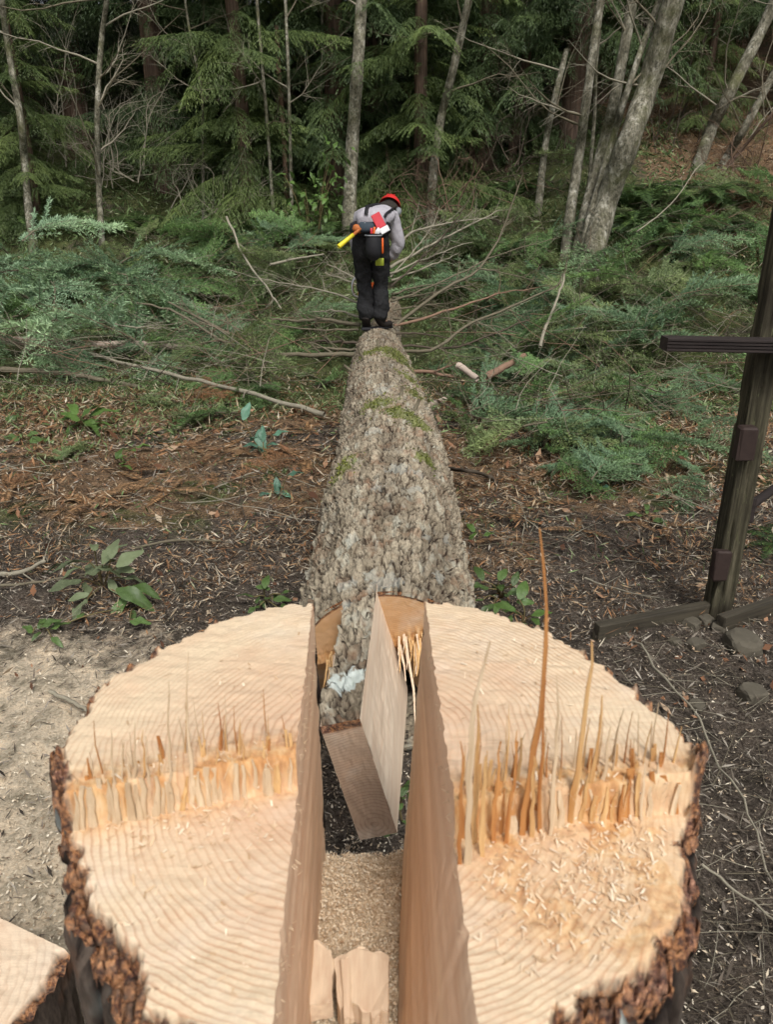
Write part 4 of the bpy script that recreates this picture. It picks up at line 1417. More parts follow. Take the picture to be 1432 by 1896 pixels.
# px box, count, materials, lift range (m above ground), size, group, label, pitch range
BR = [
    ((-60, 290, 402, 585), 50, ('fir_pale', 'fir_pale', 'fir_pale', 'fir_blue'), (.35, 1.25), (1.05, 1.7), 'cut boughs in the big heap at left', 'blue green cut fir bough in the big brush heap at left', (-.5, .5)),
    ((-40, 420, 560, 660), 26, ('fir_green', 'fir_olive', 'fir_blue'), (.05, .35), (.7, 1.2), 'boughs strewn left of the worker', 'cut fir bough strewn low between the left heap and the worker', (-.3, .4)),
    ((250, 650, 430, 540), 30, ('fir_olive', 'fir_green', 'fir_olive', 'fir_blue'), (.1, .6), (.8, 1.3), 'boughs behind left of the worker', 'olive fir bough tangled with twigs just left behind the worker', (-.5, .8)),
    ((420, 655, 560, 770), 22, ('fir_green', 'fir_green', 'fir_olive'), (.02, .12), (.5, .8), 'small boughs along the left side of the log', 'short green fir sprig lying along the left side of the log', (-.2, .2)),
    ((755, 1010, 600, 800), 46, ('fir_blue', 'fir_green', 'fir_olive', 'fir_blue'), (.03, .28), (.6, 1.0), 'boughs along the right side of the log', 'fir bough fallen against the right side of the log', (-.3, .5)),
    ((980, 1330, 690, 890), 40, ('fir_blue', 'fir_blue', 'fir_green'), (.03, .22), (.5, .85), 'blue green boughs in front of the railing post', 'blue green fir bough on the ground left of the railing post', (-.3, .4)),
    ((940, 1090, 610, 720), 8, ('fir_olive', 'fir_green'), (.25, .6), (.6, .9), 'raised light green boughs', 'light green fir bough arching up right of the worker', (-.2, .8)),
    ((900, 1430, 430, 690), 44, ('fir_olive', 'fir_blue', 'fir_green', 'fir_olive'), (.1, .5), (.8, 1.4), 'boughs on the slope at right', 'olive green brush bough on the slope below the alder clump', (-.5, .6)),
    ((900, 1090, 380, 480), 12, ('fir_olive', 'fir_green'), (.1, .5), (.7, 1.1), 'boughs at the foot of the alder clump', 'green bough lying against the foot of the alder clump', (-.3, .6)),
    ((1150, 1440, 300, 470), 16, ('fir_olive', 'fir_olive', 'fir_green'), (.05, .35), (.7, 1.2), 'boughs on the upper bank', 'dull olive bough lying high on the bank at upper right', (-.5, .5)),
    ((0, 560, 690, 880), 20, ('fir_dead', 'fir_dead', 'fir_dead', 'fir_olive'), (.01, .05), (.3, .6), 'dry sprigs on the litter', 'dry rust coloured fir sprig lying on the litter at left', (-.1, .1)),
    ((340, 420, 715, 760), 6, ('fir_dead',), (.03, .1), (.4, .6), 'rust red sprigs by the long stick', 'rust red dead sprig clump under the long thin stick', (-.1, .4)),
    ((-20, 640, 650, 760), 16, ('fir_olive', 'fir_green', 'fir_olive'), (.01, .08), (.5, .9), 'green sprigs left of the log', 'flat green sprig on the ground near the pale birch pole', (-.15, .15)),
]
for (x0, x1, y0, y1), n, mats, (l0, l1), (s0, s1), grp, lab, (p0, p1) in BR:
    for i in range(n):
        if 'big heap' in grp:
            X, Y = random.uniform(-6.6, -2.5), random.uniform(8.4, 11.4)
            mound = 1.05 * math.exp(-((X + 4.8) / 1.7) ** 2 - ((Y - 10.2) / 1.3) ** 2)
            p = Vector((X, Y, gz(X, Y) + .05 + mound * random.uniform(.6, 1.05)))
        else:
            p = on_ground(random.uniform(x0, x1), random.uniform(y0, y1), random.uniform(l0, l1))
        s = random.uniform(s0, s1)
        yaw = random.uniform(0, 2 * math.pi)
        dx = p.x - float(np.interp(p.y, *LX))
        if abs(dx) < .45 and p.y < 11.5: continue
        if abs(dx) < 1.6 and p.y < 11.5:
            yaw = (0 if dx > 0 else math.pi) + random.uniform(-1.1, 1.1)     # lies away from the log
        o = obj('fir_bough', random.choice(FIR[random.choice(mats)]), label=lab, cat='bough', group=grp)
        o.location = p
        o.scale = (s, s, s)
        o.rotation_euler = (random.uniform(-.6, .6), random.uniform(-p1, -p0), yaw)


def bough_mass(name, boxes, n, keys, lift, size, pitch, rng):
    """the far brush that reads as one mass: boughs joined into one mesh"""
    VV, FF, RR, MI, off = [], [], [], [], 0
    cache = {}
    for i in range(n):
        x0, x1, y0, y1 = boxes[i % len(boxes)]
        p = on_ground(random.uniform(x0, x1), random.uniform(y0, y1), random.uniform(*lift))
        if abs(p.x - float(np.interp(p.y, *LX))) < 1.2 and p.y < 11: continue
        key = random.choice(keys); me = random.choice(FIR[key])
        if me.name not in cache:
            co = np.empty(len(me.vertices) * 3, np.float32); me.vertices.foreach_get('co', co)
            li = np.empty(len(me.loops), np.int32); me.loops.foreach_get('vertex_index', li)
            rn = np.empty(len(me.polygons), np.float32); me.attributes['rnd'].data.foreach_get('value', rn)
            mi = np.empty(len(me.polygons), np.int32); me.polygons.foreach_get('material_index', mi)
            cache[me.name] = (co.reshape(-1, 3), li.reshape(-1, 4), rn, mi)
        co, li, rn, mi = cache[me.name]
        s = random.uniform(*size)
        Rm = np.array(Matrix.Rotation(random.uniform(0, 6.283), 3, 'Z') @ Matrix.Rotation(random.uniform(-pitch[1], -pitch[0]), 3, 'Y') @ Matrix.Rotation(random.uniform(-.6, .6), 3, 'X'))
        VV.append(co @ Rm.T * s + np.array(p)); FF.append(li + off); RR.append(np.clip(rn + random.gauss(0, .1), .11, 1)); off += len(co)
        MI.append(np.where(mi == 1, len(keys), keys.index(key)))
    return mesh_np(name, np.concatenate(VV), np.concatenate(FF), [M[k] for k in keys] + [M['twig']], fattrs={'rnd': np.concatenate(RR)}, midx=np.concatenate(MI), shade=False)


obj('brush_mass', bough_mass('brush_mass', [(900, 1440, 440, 680), (1150, 1460, 400, 540), (-40, 640, 440, 640), (760, 1000, 450, 640), (760, 1250, 600, 780)], 100, ['fir_olive', 'fir_green', 'fir_blue'], (.03, .4), (.7, 1.2), (-.5, .5), rng),
    kind='stuff', label='tangled mass of felled green brush covering the clearing behind the log', cat='brush')


def fern_mesh(rng, nf, L, mat):
    Ps, Ds, Ns, Ls, Ws = [], [], [], [], []
    tw = MB()
    for f in range(nf):
        a = f / nf * 2 * math.pi + rng.uniform(-.2, .2)
        l = L * rng.uniform(.7, 1.1)
        n = int(l / .022)
        t = (np.arange(n) + .5) / n
        up = rng.uniform(.55, 1.0)
        pos = np.stack([t * l * .85, 0 * t, l * (up * t - (up * .95) * t ** 2.1)], -1)
        tan = unit(np.gradient(pos, axis=0))
        R = lambda A: rotz(A, a)
        tw.tube([Vector(p) for p in R(pos)[::6]], [.004] * len(pos[::6]), 3, 0, False)
        wl = .12 * l * np.sin(np.clip(t * 1.02 + .06, 0, 1) * math.pi) ** .6 + .01
        for s in (-1, 1):
            dd = tan * .35 + np.array([0, s, 0]) + rng.normal(0, .08, (n, 3)) + [0, 0, -.2]
            Ps.append(R(pos)); Ds.append(R(dd)); Ns.append(R(np.cross(tan, [0, 1.0, 0]) * -1)); Ls.append(wl); Ws.append(np.full(n, .019))
    P, D, N, Lq, W = (np.concatenate(x) for x in (Ps, Ds, Ns, Ls, Ws))
    V, Fq = leaf_arrays(P, D, N, Lq, W, .3)
    k = len(P)
    rn = np.clip(rng.normal(.42, .24, k), .02, 1)
    tf = np.array(tw.f)
    return mesh_np('fern', np.concatenate([V, np.array(tw.v)]), np.concatenate([Fq, tf + 4 * k]), [mat], fattrs={'rnd': np.concatenate([rn, np.full(len(tf), .3)])}, shade=False)


M['fern'] = leafmat('sword_fern', (.020, .045, .012), (.075, .125, .035), .2)
ferns = [fern_mesh(rng, 13, .95, M['fern']), fern_mesh(rng, 10, .75, M['fern']), fern_mesh(rng, 15, 1.1, M['fern'])]
fern_spots = [((60, 400), 'among the cedars behind the left brush heap'), ((110, 385), 'among the cedars behind the left brush heap'), ((215, 400), 'among the cedars behind the left brush heap'),
              ((300, 395), 'among the cedars behind the left brush heap'), ((350, 410), 'among the cedars behind the left brush heap'), ((20, 395), 'among the cedars behind the left brush heap'),
              ((1200, 330), 'on the bank right of the alder clump'), ((1240, 360), 'on the bank right of the alder clump'), ((1290, 345), 'on the bank right of the alder clump'), ((1180, 380), 'on the bank right of the alder clump'),
              ((1330, 390), 'on the bank right of the alder clump'), ((900, 360), 'between the worker and the dark cedar trunk'), ((960, 330), 'between the worker and the dark cedar trunk'), ((870, 330), 'between the worker and the dark cedar trunk'),
              ((440, 400), 'left behind the worker under the saplings'), ((480, 420), 'left behind the worker under the saplings'), ((400, 420), 'left behind the worker under the saplings'), ((620, 410), 'left behind the worker under the saplings'),
              ((780, 360), 'between the worker and the dark cedar trunk'), ((1250, 430), 'on the bank right of the alder clump'), ((1170, 350), 'on the bank right of the alder clump'), ((1215, 400), 'on the bank right of the alder clump'), ((1280, 385), 'on the bank right of the alder clump'), ((1360, 350), 'on the bank right of the alder clump'), ((1265, 320), 'on the bank right of the alder clump')]
for i, ((px, py), where) in enumerate(fern_spots):
    p = on_ground(px, py, .25)
    o = obj('sword_fern', ferns[i % 3], label='green sword fern ' + where, cat='fern', group='sword ferns ' + where)
    o.location = (p.x, p.y, gz(p.x, p.y) - .02)
    s = random.uniform(.8, 1.25)
    o.scale = (s, s, s); o.rotation_euler = (0, 0, i * 1.9)

# bare twigs all through the brush: nobody could count them
def twig_field(name, boxes, n, rmin, rmax, lmin, lmax, mats, lift, up):
    VV, FF, MI = [], [], []
    off = 0
    for i in range(n):
        x0, x1, y0, y1 = boxes[i % len(boxes)]
        lf = random.uniform(*lift)
        p = on_ground(random.uniform(x0, x1), random.uniform(y0, y1), lf)
        if abs(p.x - float(np.interp(p.y, *LX))) < (1.2 if 6.8 < p.y < 9.6 else .45) and p.y < 9.6: continue
        a = random.uniform(0, 2 * math.pi)
        d = Vector((math.cos(a), math.sin(a), random.uniform(*up))).normalized()
        L = random.uniform(lmin, lmax)
        pts = [p]
        for j in range(5):
            d = (d + Vector([random.gauss(0, .09) for _ in range(3)])).normalized()
            q = pts[-1] + d * L / 5
            q.z = max(q.z, gz(q.x, q.y) + .01)
            pts.append(q)
        r = random.uniform(rmin, rmax)
        V, Fq, _ = tube_arrays(pts, np.linspace(r, r * .35, 6), 4)
        VV.append(V); FF.append(Fq + off); off += len(V)
        MI.append(np.full(len(Fq), random.randrange(len(mats))))
    return mesh_np(name, np.concatenate(VV), np.concatenate(FF), mats, midx=np.concatenate(MI))


tm = [M['twig'], M['twig_pale'], M['twig_dark'], M['twig'], M['twig_red'], M['twig_pale']]
obj('brush_twigs', twig_field('brush_twigs', [(880, 1432, 340, 780), (240, 650, 430, 660), (0, 640, 560, 720), (760, 1432, 540, 780)], 1400, .0014, .0042, .25, 1.0, tm, (.05, .7), (-.2, .8)),
    kind='stuff', label='tangle of thin bare twigs through the brush', cat='twigs')
obj('ground_twigs', twig_field('ground_twigs', [(0, 620, 770, 1250), (860, 1432, 860, 1500), (1150, 1432, 1150, 1890)], 800, .0006, .0018, .06, .35, [M['twig'], M['twig_dark'], M['twig_pale'], M['twig_dark']], (.0, .03), (-.05, .25)),
    kind='stuff', label='thin dry twigs scattered over the forest floor', cat='twigs')


# ------------------------------------------------------------------ loose litter, sawdust
def litter(name, n, xr, yr, dens, L, W, mat, lift=.006, tilt=.35, seed=1):
    r = np.random.default_rng(seed)
    x = r.uniform(*xr, n); y = r.uniform(*yr, n)
    keep = r.random(n) < dens(x, y)
    keep &= ~((np.hypot(x, y - .77) < .40)) & ~((np.abs(x - np.interp(y, *LX)) < .20) & (y > 2.25))
    x, y = x[keep], y[keep]
    k = len(x)
    z = ground_z(x, y) + r.uniform(.2, 1.6, k) * lift
    a = r.uniform(0, 2 * np.pi, k)
    D = np.stack([np.cos(a), np.sin(a), r.normal(0, tilt, k)], -1)
    N = np.stack([r.normal(0, tilt, k), r.normal(0, tilt, k), np.ones(k)], -1)
    gs = np.clip(y / 3.4, 1, 1.8) * r.choice([.6, .8, 1.0, 1.5], k)
    V, Fq = leaf_arrays(np.stack([x, y, z], -1), D, N, r.uniform(*L, k) * gs, r.uniform(*W, k) * gs)
    return mesh_np(name, V, Fq, [mat], fattrs={'rnd': r.random(k)}, shade=False)


def rmat(name, stops):
    t = NT(name)
    return t.done(t.ramp(t.attr('rnd'), stops), .9, None, .12)


M['straw'] = rmat('dry_litter', [(0, (.02, .014, .010)), (.3, (.12, .075, .045)), (.5, (.30, .155, .075)), (.68, (.34, .23, .13)), (.85, (.42, .34, .23)), (1, (.55, .49, .38))])
M['grey_litter'] = rmat('grey_litter', [(0, (.03, .024, .019)), (.5, (.14, .115, .09)), (1, (.38, .34, .28))])
M['green_litter'] = rmat('green_litter', [(0, (.03, .05, .018)), (.5, (.11, .165, .06)), (.85, (.20, .27, .12)), (1, (.34, .34, .22))])
M['sawdust_bits'] = rmat('sawdust_bits', [(0, (.16, .11, .07)), (.25, (.40, .31, .21)), (.6, (.60, .50, .36)), (1, (.80, .72, .57))])
pat = lambda x, y, s, f=1.5: fbm(x * f, y * f, 3, s)
obj('dry_litter', litter('dry_litter', 190000, (-4.6, 4.6), (2.3, 9.0), lambda x, y: smooth(y + 1.0 * (pat(x, y, 205) - .5), 2.7, 4.0) * (1 - smooth(y, 7.0, 9)) * (.15 + 1.0 * smooth(pat(x, y, 201), .40, .55)) * np.where(x < 0, 1, .75), (.015, .06), (.0025, .0065), M['straw'], .03, .45, 5),
    kind='stuff', label='dry orange brown needles and fern litter on the ground', cat='litter')
obj('grey_litter', litter('grey_litter', 90000, (-3.6, 3.6), (1.0, 6.5), lambda x, y: (1 - .7 * smooth(y, 3.6, 5.0)) * (.85 - .5 * smooth(dust_amount(x, y), .3, .7)), (.012, .05), (.002, .007), M['grey_litter'], .016, .4, 6),
    kind='stuff', label='grey broken bits and needles on the dark soil', cat='litter')
obj('green_litter', litter('green_litter', 150000, (-6.5, 6.5), (3.4, 12), lambda x, y: np.maximum(.10 + 0 * x, smooth(y + 1.6 * (pat(x, y, 209, .8) - .5), 5.6, 7.6)) * (.3 + smooth(pat(x, y, 203), .38, .58)), (.018, .05), (.003, .006), M['green_litter'], .07, .8, 7),
    kind='stuff', label='green needles and moss covering the clearing floor', cat='ground cover')
obj('sawdust', litter('sawdust', 150000, (-2.4, 2.2), (.3, 3.8), lambda x, y: np.clip(np.where(x < .1, 1.1 * np.exp(-np.maximum(np.hypot(x + .55, y - 1.1) - .5, 0) / .75), .34 * np.exp(-np.hypot(x - .6, y - 1.5) / .7) + .05), 0, 1), (.005, .018), (.002, .0055), M['sawdust_bits'], .014, .5, 8),
    kind='stuff', label='pale sawdust sprayed around the stump', cat='sawdust')

obj('bank_litter', litter('bank_litter', 40000, (3.5, 11), (9.5, 17), lambda x, y: smooth(x, 3.8, 5.5), (.03, .09), (.0025, .006), M['straw'], .06, .8, 9),
    kind='stuff', label='dry brown grass and stalks on the right bank', cat='ground cover')
obj('forest_floor_cover', litter('forest_floor_cover', 30000, (-10, 5), (10, 16), lambda x, y: .9 + 0 * x, (.025, .08), (.006, .014), M['green_litter'], .10, .9, 10),
    kind='stuff', label='low green ground cover under the cedars', cat='ground cover')

M['dead_leaf'] = rmat('dead_leaves', [(0, (.06, .03, .02)), (.4, (.22, .11, .06)), (.7, (.34, .20, .12)), (1, (.42, .34, .24))])
obj('dead_leaves', litter('dead_leaves', 7000, (-4.2, 4.2), (2.4, 7.5), lambda x, y: .35 + .65 * smooth(pat(x, y, 207, 1.1), .42, .6), (.02, .05), (.010, .024), M['dead_leaf'], .02, .6, 12),
    kind='stuff', label='curled brown dead leaves among the litter', cat='litter')

M['dead_fern'] = leafmat('dead_fern', (.05, .03, .018), (.36, .21, .11), .1)
dead = [fern_mesh(rng, 3, .7, M['dead_fern']), fern_mesh(rng, 2, .55, M['dead_fern']), fern_mesh(rng, 4, .6, M['dead_fern'])]
for me in dead:
    co = np.empty(len(me.vertices) * 3, np.float32); me.vertices.foreach_get('co', co); co = co.reshape(-1, 3)
    co[:, 2] *= .22
    me.vertices.foreach_set('co', co.ravel())
for i in range(56):
    left = i < 40
    px, py = (random.uniform(-20, 610), random.uniform(715, 960)) if left else (random.uniform(840, 1330), random.uniform(850, 1010))
    p = on_ground(px, py, .015)
    if abs(p.x - float(np.interp(p.y, *LX))) < .6: continue
    side = 'left' if left else 'right'
    o = obj('dead_fern', random.choice(dead), label=f'dry brown fern frond flattened on the litter {side} of the log', cat='fern', group=f'dead fern fronds {side} of the log')
    o.location = p
    s = random.uniform(.3, .7)
    o.scale = (s, s, s); o.rotation_euler = (random.uniform(-.12, .12), random.uniform(-.12, .12), random.uniform(0, 6.28))
obj('litter_twigs', twig_field('litter_twigs', [(-20, 620, 700, 980), (840, 1400, 840, 1040)], 420, .0016, .005, .15, .6, [M['twig_pale'], M['twig'], M['twig_brown'], M['twig_dark']], (.0, .05), (-.05, .2)),
    kind='stuff', label='small broken twigs lying over the brown litter', cat='twigs')

# ------------------------------------------------------------------ sticks and poles lying about
def stick(name, pts, r0, r1, mat, lab, cat='stick', twigs=0, tl=.3, k=5, n=7):
    path = px_path(pts, k)
    base = path[0].copy()
    mb = limb_mesh([p - base for p in path], r0, r1, n, twigs, tl=tl, wob=.004 if (path[-1] - path[0]).length < .8 else .012)
    return obj(name, mb.mesh(name, mat), loc=base, label=lab, cat=cat)


M['birch'] = plain('peeled_pole_bark', (.44, .355, .29), .8, .45, 9, .2, .3)
stick('stick', [(-30, 622, None, .22), (100, 640, None, .2), (250, 678, None, .18), (400, 712, None, .16), (520, 745, None, .12), (602, 768, None, .06)], .015, .024, M['twig_pale'], 'long thin stick slanting across the litter towards the log', twigs=5)
stick('pole', [(-40, 630, None, .18), (90, 634, None, .18), (190, 637, None, .17), (360, 641, None, .14)], .055, .04, M['birch'], 'pale pinkish peeled pole lying at the left edge', 'pole')
stick('stick', [(-30, 684, None, .13), (70, 688, None, .13), (140, 694, None, .12), (208, 708, None, .09)], .032, .022, M['twig'], 'mossy grey branch lying below the pale pole at left', twigs=4)
stick('stick', [(215, 708, None, .09), (262, 718, None, .08)], .022, .018, M['twig'], 'short grey branch piece end to end with the mossy one')
stick('stick', [(786, 757, None), (815, 742, None), (846, 728, None)], .03, .025, M['birch'], 'short pale barkless stub beside the right side of the log')
stick('stick', [(900, 698, 6.9), (940, 676, 7.1), (972, 658, 7.3)], .034, .028, M['twig_red'], 'thick reddish cut branch end pointing at the light bough')
stick('stick', [(848, 676, 7.0), (866, 688, 6.9), (884, 702, 6.8)], .03, .028, M['birch'], 'stubby pale branch end in the boughs right of the log')
stick('stick', [(832, 868, None), (870, 872, 4.75), (905, 882, None), (925, 895, None)], .014, .010, M['twig_dark'], 'dark bowed stick on the litter right of the log')
stick('stick', [(930, 745, None), (1000, 748, None), (1040, 760, None)], .008, .006, M['twig_pale'], 'thin pale twig lying across the right boughs', twigs=2)
stick('stick', [(1085, 1070, None), (1140, 1090, None), (1240, 1112, 3.15)], .005, .003, M['twig_pale'], 'fine pale twig leaning on the low board', twigs=6, tl=.2)
stick('stick', [(1128, 1140, None), (1200, 1215, None), (1290, 1330, None), (1370, 1480, None), (1440, 1640, None)], .005, .003, M['twig_pale'], 'long lichen covered twig curving down the right foreground', twigs=12, tl=.22)
stick('stick', [(1300, 1600, None), (1380, 1660, None), (1450, 1720, None)], .004, .0025, M['twig_pale'], 'short lichen twig at the lower right edge', twigs=6, tl=.2)
stick('stick', [(-20, 1065, None), (40, 1060, None), (80, 1040, None)], .014, .010, M['twig_pale'], 'broken stick end at the left edge near the big leaves', twigs=2)
stick('stick', [(-20, 1085, None), (60, 1078, None), (160, 1062, None), (225, 1053, None)], .008, .005, M['twig'], 'thin stick under the big leaves at left', twigs=4)
stick('stick', [(92, 1280, None), (130, 1298, None), (170, 1320, None)], .008, .007, M['twig_pale'], 'short straight stick on the sawdust beside the stump')
stick('stick', [(250, 1015, None), (330, 1000, None), (410, 1002, None)], .008, .006, M['twig'], 'grey stick lying flat on the dark soil at left', twigs=3)
stick('stick', [(395, 905, None), (440, 885, None), (480, 872, None)], .006, .004, M['twig_pale'], 'pale twig pointing at the lower bluish sapling', twigs=3)
stick('stick', [(420, 400, 10.4), (450, 470, 9.8), (500, 540, 9.2), (520, 570, 9.0)], .016, .008, M['twig_pale'], 'bare grey branch standing up in the brush left of the worker', twigs=7, tl=.6)
stick('stick', [(500, 490, 9.6), (545, 480, 9.8), (600, 470, 10.1)], .016, .009, M['twig_pale'], 'pale branch pointing at the worker from the left', twigs=4)
stick('stick', [(250, 560, 9.0), (330, 580, 8.7), (430, 640, 8.1), (490, 655, 7.9)], .012, .016, M['twig'], 'grey branch running through the left boughs to the log', twigs=6)
stick('stick', [(140, 580, 8.8), (220, 600, 8.5), (300, 610, 8.4)], .010, .006, M['twig_pale'], 'small pale branch on the boughs above the pole', twigs=5)
stick('stick', [(1000, 640, 7.4), (1030, 560, 7.9), (1046, 510, 8.2)], .016, .010, M['twig_pale'], 'upright pale branch behind the light green bough', twigs=3)
stick('stick', [(1180, 430, 9.6), (1240, 380, 10.2), (1300, 300, 10.9)], .008, .005, M['twig_pale'], 'thin grey twig slanting up the right bank', twigs=3)

# ------------------------------------------------------------------ the sawn wedge at lower left
M['wedge_top'] = wood_end('wedge_sawn_face', -.25, -.1, 'XY', (.78, .62, .45), (.60, .42, .28), 60, (.74, .56, .40))
ZW = .33
wo = [at_z(px, py, ZW) for px, py in ((-190, 1640), (-60, 1668), (0, 1700), (60, 1728), (128, 1762), (112, 1800), (90, 1838), (55, 1880), (10, 1930), (-120, 1990), (-240, 1850))]
wb = Vector((sum(p.x for p in wo) / len(wo), sum(p.y for p in wo) / len(wo), 0))
wedge = empty('wood_wedge', wb, label='sawn wedge of wood with bark edge lying on the sawdust at lower left', cat='wood block')
ring = []
for i in range(len(wo)):
    a, b2 = wo[i], wo[(i + 1) % len(wo)]
    for k in range(8):
        ring.append(((a.lerp(b2, k / 8) - wb), 4 <= i < 9))
NR, NI = len(ring), 26
u = np.linspace(0, 1, NI)[:, None]
rx = np.array([p.x for p, _ in ring]); ry = np.array([p.y for p, _ in ring]); isb = np.array([float(q) for _, q in ring])
X, Yq = u * rx, u * ry
bk = smooth(u - (1 - .16 * isb), -.02, .02) * isb
Z = ZW + (fbm(X * 60, Yq * 60, 3, 301) - .5) * .006 + bk * ((fbm(X * 50, Yq * 50, 3, 302) - .5) * .05 - .01)
obj('sawn_face', mesh_np('sawn_face', np.stack([X, Yq, Z], -1), grid_faces(NI, NR, wrap=True, flip=False), [M['wedge_top']], attrs={'bark': bk, 'torn': 0 * bk}), wedge)
zr = np.linspace(0, 1, 20)[:, None]
sc_ = 1 - .12 * zr * (1 - isb)[None] + isb[None] * (fbm(np.arange(NR)[None] * .4, zr * 5, 3, 303) - .5) * .10 * (zr > 0)
zz = Z[-1][None] * (1 - zr) + (-.02) * zr
obj('bark_side', mesh_np('bark_side', np.stack([rx * sc_, ry * sc_, zz], -1), grid_faces(20, NR, wrap=True, flip=False), [M['stump_bark']],
                         attrs={'crack': fbm(np.arange(NR)[None] * .5 + 0 * zr, zr * 8, 3, 304) * .6, 'plate': fbm(np.arange(NR)[None] * .3 + 0 * zr, zr * 6, 3, 305), 'moss': 0 * zz, 'lichen': 0 * zz}), wedge)

# ------------------------------------------------------------------ railing, boards, rocks at right
M['post'] = wood_long('weathered_post', 'Z', (.085, .066, .036), (.03, .024, .016), 1.0, 45)
t = NT('weathered_post_wood')
n = t.noise(1.0, t.coord((55, 55, 2.5)), detail=6, rough=.7); n2 = t.noise(3.2, t.coord((1, 1, .5)), detail=5); n3 = t.noise(40, t.coord((1, 1, .4)), detail=4)
c = t.ramp(n, [(.3, (.015, .013, .009)), (.5, (.06, .054, .034)), (.7, (.135, .12, .08))])
c = t.mix(t.ramp(n2, [(.46, 0), (.62, .85)]), c, (.018, .014, .011))
c = t.mix(t.ramp(n3, [(.62, 0), (.7, .6)]), c, (.13, .14, .07))
M['post'] = t.done(c, .9, t.bump(n, .9, .006), .15)
M['rail'] = wood_long('dark_stained_rail', 'X', (.040, .030, .027), (.018, .014, .013), 1.0, 60)
M['rust'] = plain('rusty_bracket', (.035, .022, .018), .7, .4, 30, .3, .4)
M['board'] = wood_long('old_board', 'X', (.07, .06, .042), (.03, .025, .019), 1.0, 50)
PX, PY = 1.585, 3.25
rail = empty('railing', (PX, PY, 0), label='weathered wooden railing post with dark grooved handrail at right edge', cat='railing')
zc, ac = np.meshgrid(np.linspace(-.2, 2.3, 160), np.linspace(0, 2 * np.pi, 64, endpoint=False), indexing='ij')
sq = .052 / np.maximum(np.abs(np.cos(ac)), np.abs(np.sin(ac)))
sq = np.minimum(sq, .068)                                        # worn corners
sq = sq - .006 * smooth(fbm(ac * 9, zc * 1.5, 3, 311), .52, .62) - .010 * smooth(fbm(ac * 3, zc * 5, 3, 312), .6, .72) + (fbm(ac * 2, zc * 2, 2, 313) - .5) * .006
pm = mesh_np('post', np.stack([sq * np.cos(ac), sq * np.sin(ac), zc], -1), grid_faces(160, 64, wrap=True), [M['post']])
obj('post', pm, rail)
zr0 = at_y(1228, 636, 3.13).z
mb = MB()
prof = []
hh, dd = .026, .045
for i in range(4):                       # four ridges on the camera side
    z0 = hh - 2 * hh * i / 4; z1 = hh - 2 * hh * (i + 1) / 4
    prof += [(-dd, z0 - .001), (-dd, z1 + .005), (-dd + .007, z1 + .004), (-dd + .007, z1 + .001)]
prof += [(dd, -hh), (dd, hh), (-dd + .006, hh + .002)]
x0 = at_y(1230, 636, 3.13).x - PX
for xx in (x0, 1.6):
    pass
V = [(xx, 3.13 - PY + p, zr0 + q - .02 * (xx - x0)) for xx in (x0, 1.6) for p, q in prof]
k = len(prof)
mb.add(V, [tuple(range(k))] + [tuple(range(k, 2 * k))[::-1]] + [(i, k + i, k + (i + 1) % k, (i + 1) % k) for i in range(k)])
obj('handrail', mb.mesh('handrail', M['rail'], False), rail)
mb = MB(); mb.box((-.045, -.075, .885), (.075, .06, .15), bev=.008, jit=.003); obj('bracket', mb.mesh('bracket', M['rust'], False), rail)
mb = MB(); mb.box((-.052, -.062, .30), (.07, .05, .15), bev=.008, jit=.003); obj('bracket', mb.mesh('bracket', M['rust'], False), rail)
a, b = at_y(1386, 940, 3.5) - rail.location, at_y(1560, 815, 3.9) - rail.location
mb = MB(); mb.tube([a, a.lerp(b, .5), b], [.022, .022, .022], 8); obj('side_rail', mb.mesh('side_rail', M['rail']), rail)
a, b = at_y(1390, 930, 3.45) - rail.location, at_y(1384, 955, 3.4) - rail.location
mb = MB(); mb.box((a + b) / 2, (.05, .05, .13), bev=.006); obj('brace_block', mb.mesh('brace_block', M['rail'], False), rail)


def plank(p0, p1, h, th, lab):
    c = (p0 + p1) / 2
    d = p1 - p0
    mb = MB(); mb.box((0, 0, 0), (d.length, th, h), bev=.004, jit=.002)
    o = obj('board', mb.mesh('board', M['board'], False), loc=(c.x, c.y, c.z + h / 2 - .02), label=lab, cat='board')
    o.rotation_euler = (random.uniform(-.05, .05), -math.atan2(d.z, math.hypot(d.x, d.y)), math.atan2(d.y, d.x))
    return o


plank(on_ground(1102, 1185), on_ground(1308, 1142), .10, .045, 'low dark board on edge running from the soil to the post foot')
plank(on_ground(1332, 1168), on_ground(1500, 1110), .10, .045, 'low dark board on the far right side of the post foot')

M['rock'] = plain('mossy_rock', (.10, .088, .066), .9, .4, 14, .2, .7, bdist=.01)


def rock(px, py, wpx, lab, hf=.6):
    p = on_ground(px, py)
    r = wpx * .5 / FPX * p.length
    bm = bmesh.new()
    bmesh.ops.create_icosphere(bm, subdivisions=3, radius=1)
    sd = random.uniform(0, 50)
    for v in bm.verts:
        n = v.co.normalized()
        k = 1 + .5 * (float(fbm(n.x * 1.3 + sd, n.y * 1.3 + n.z * 1.7, 3, 7)) - .5)
        q = n * k
        q = Vector((max(-.8, min(.8, q.x)), max(-.75, min(.75, q.y)), max(-.7, min(.7, q.z))))
        v.co = Vector((q.x * r * 1.2, q.y * r * 1.1, q.z * r * hf * 1.3))
    me = bpy.data.meshes.new('rock')
    bm.to_mesh(me); bm.free()
    me.materials.append(M['rock'])
    o = obj('rock', me, loc=(p.x, p.y, gz(p.x, p.y) + r * hf * .35), label=lab, cat='rock')
    o.rotation_euler = (0, 0, random.uniform(0, 6))


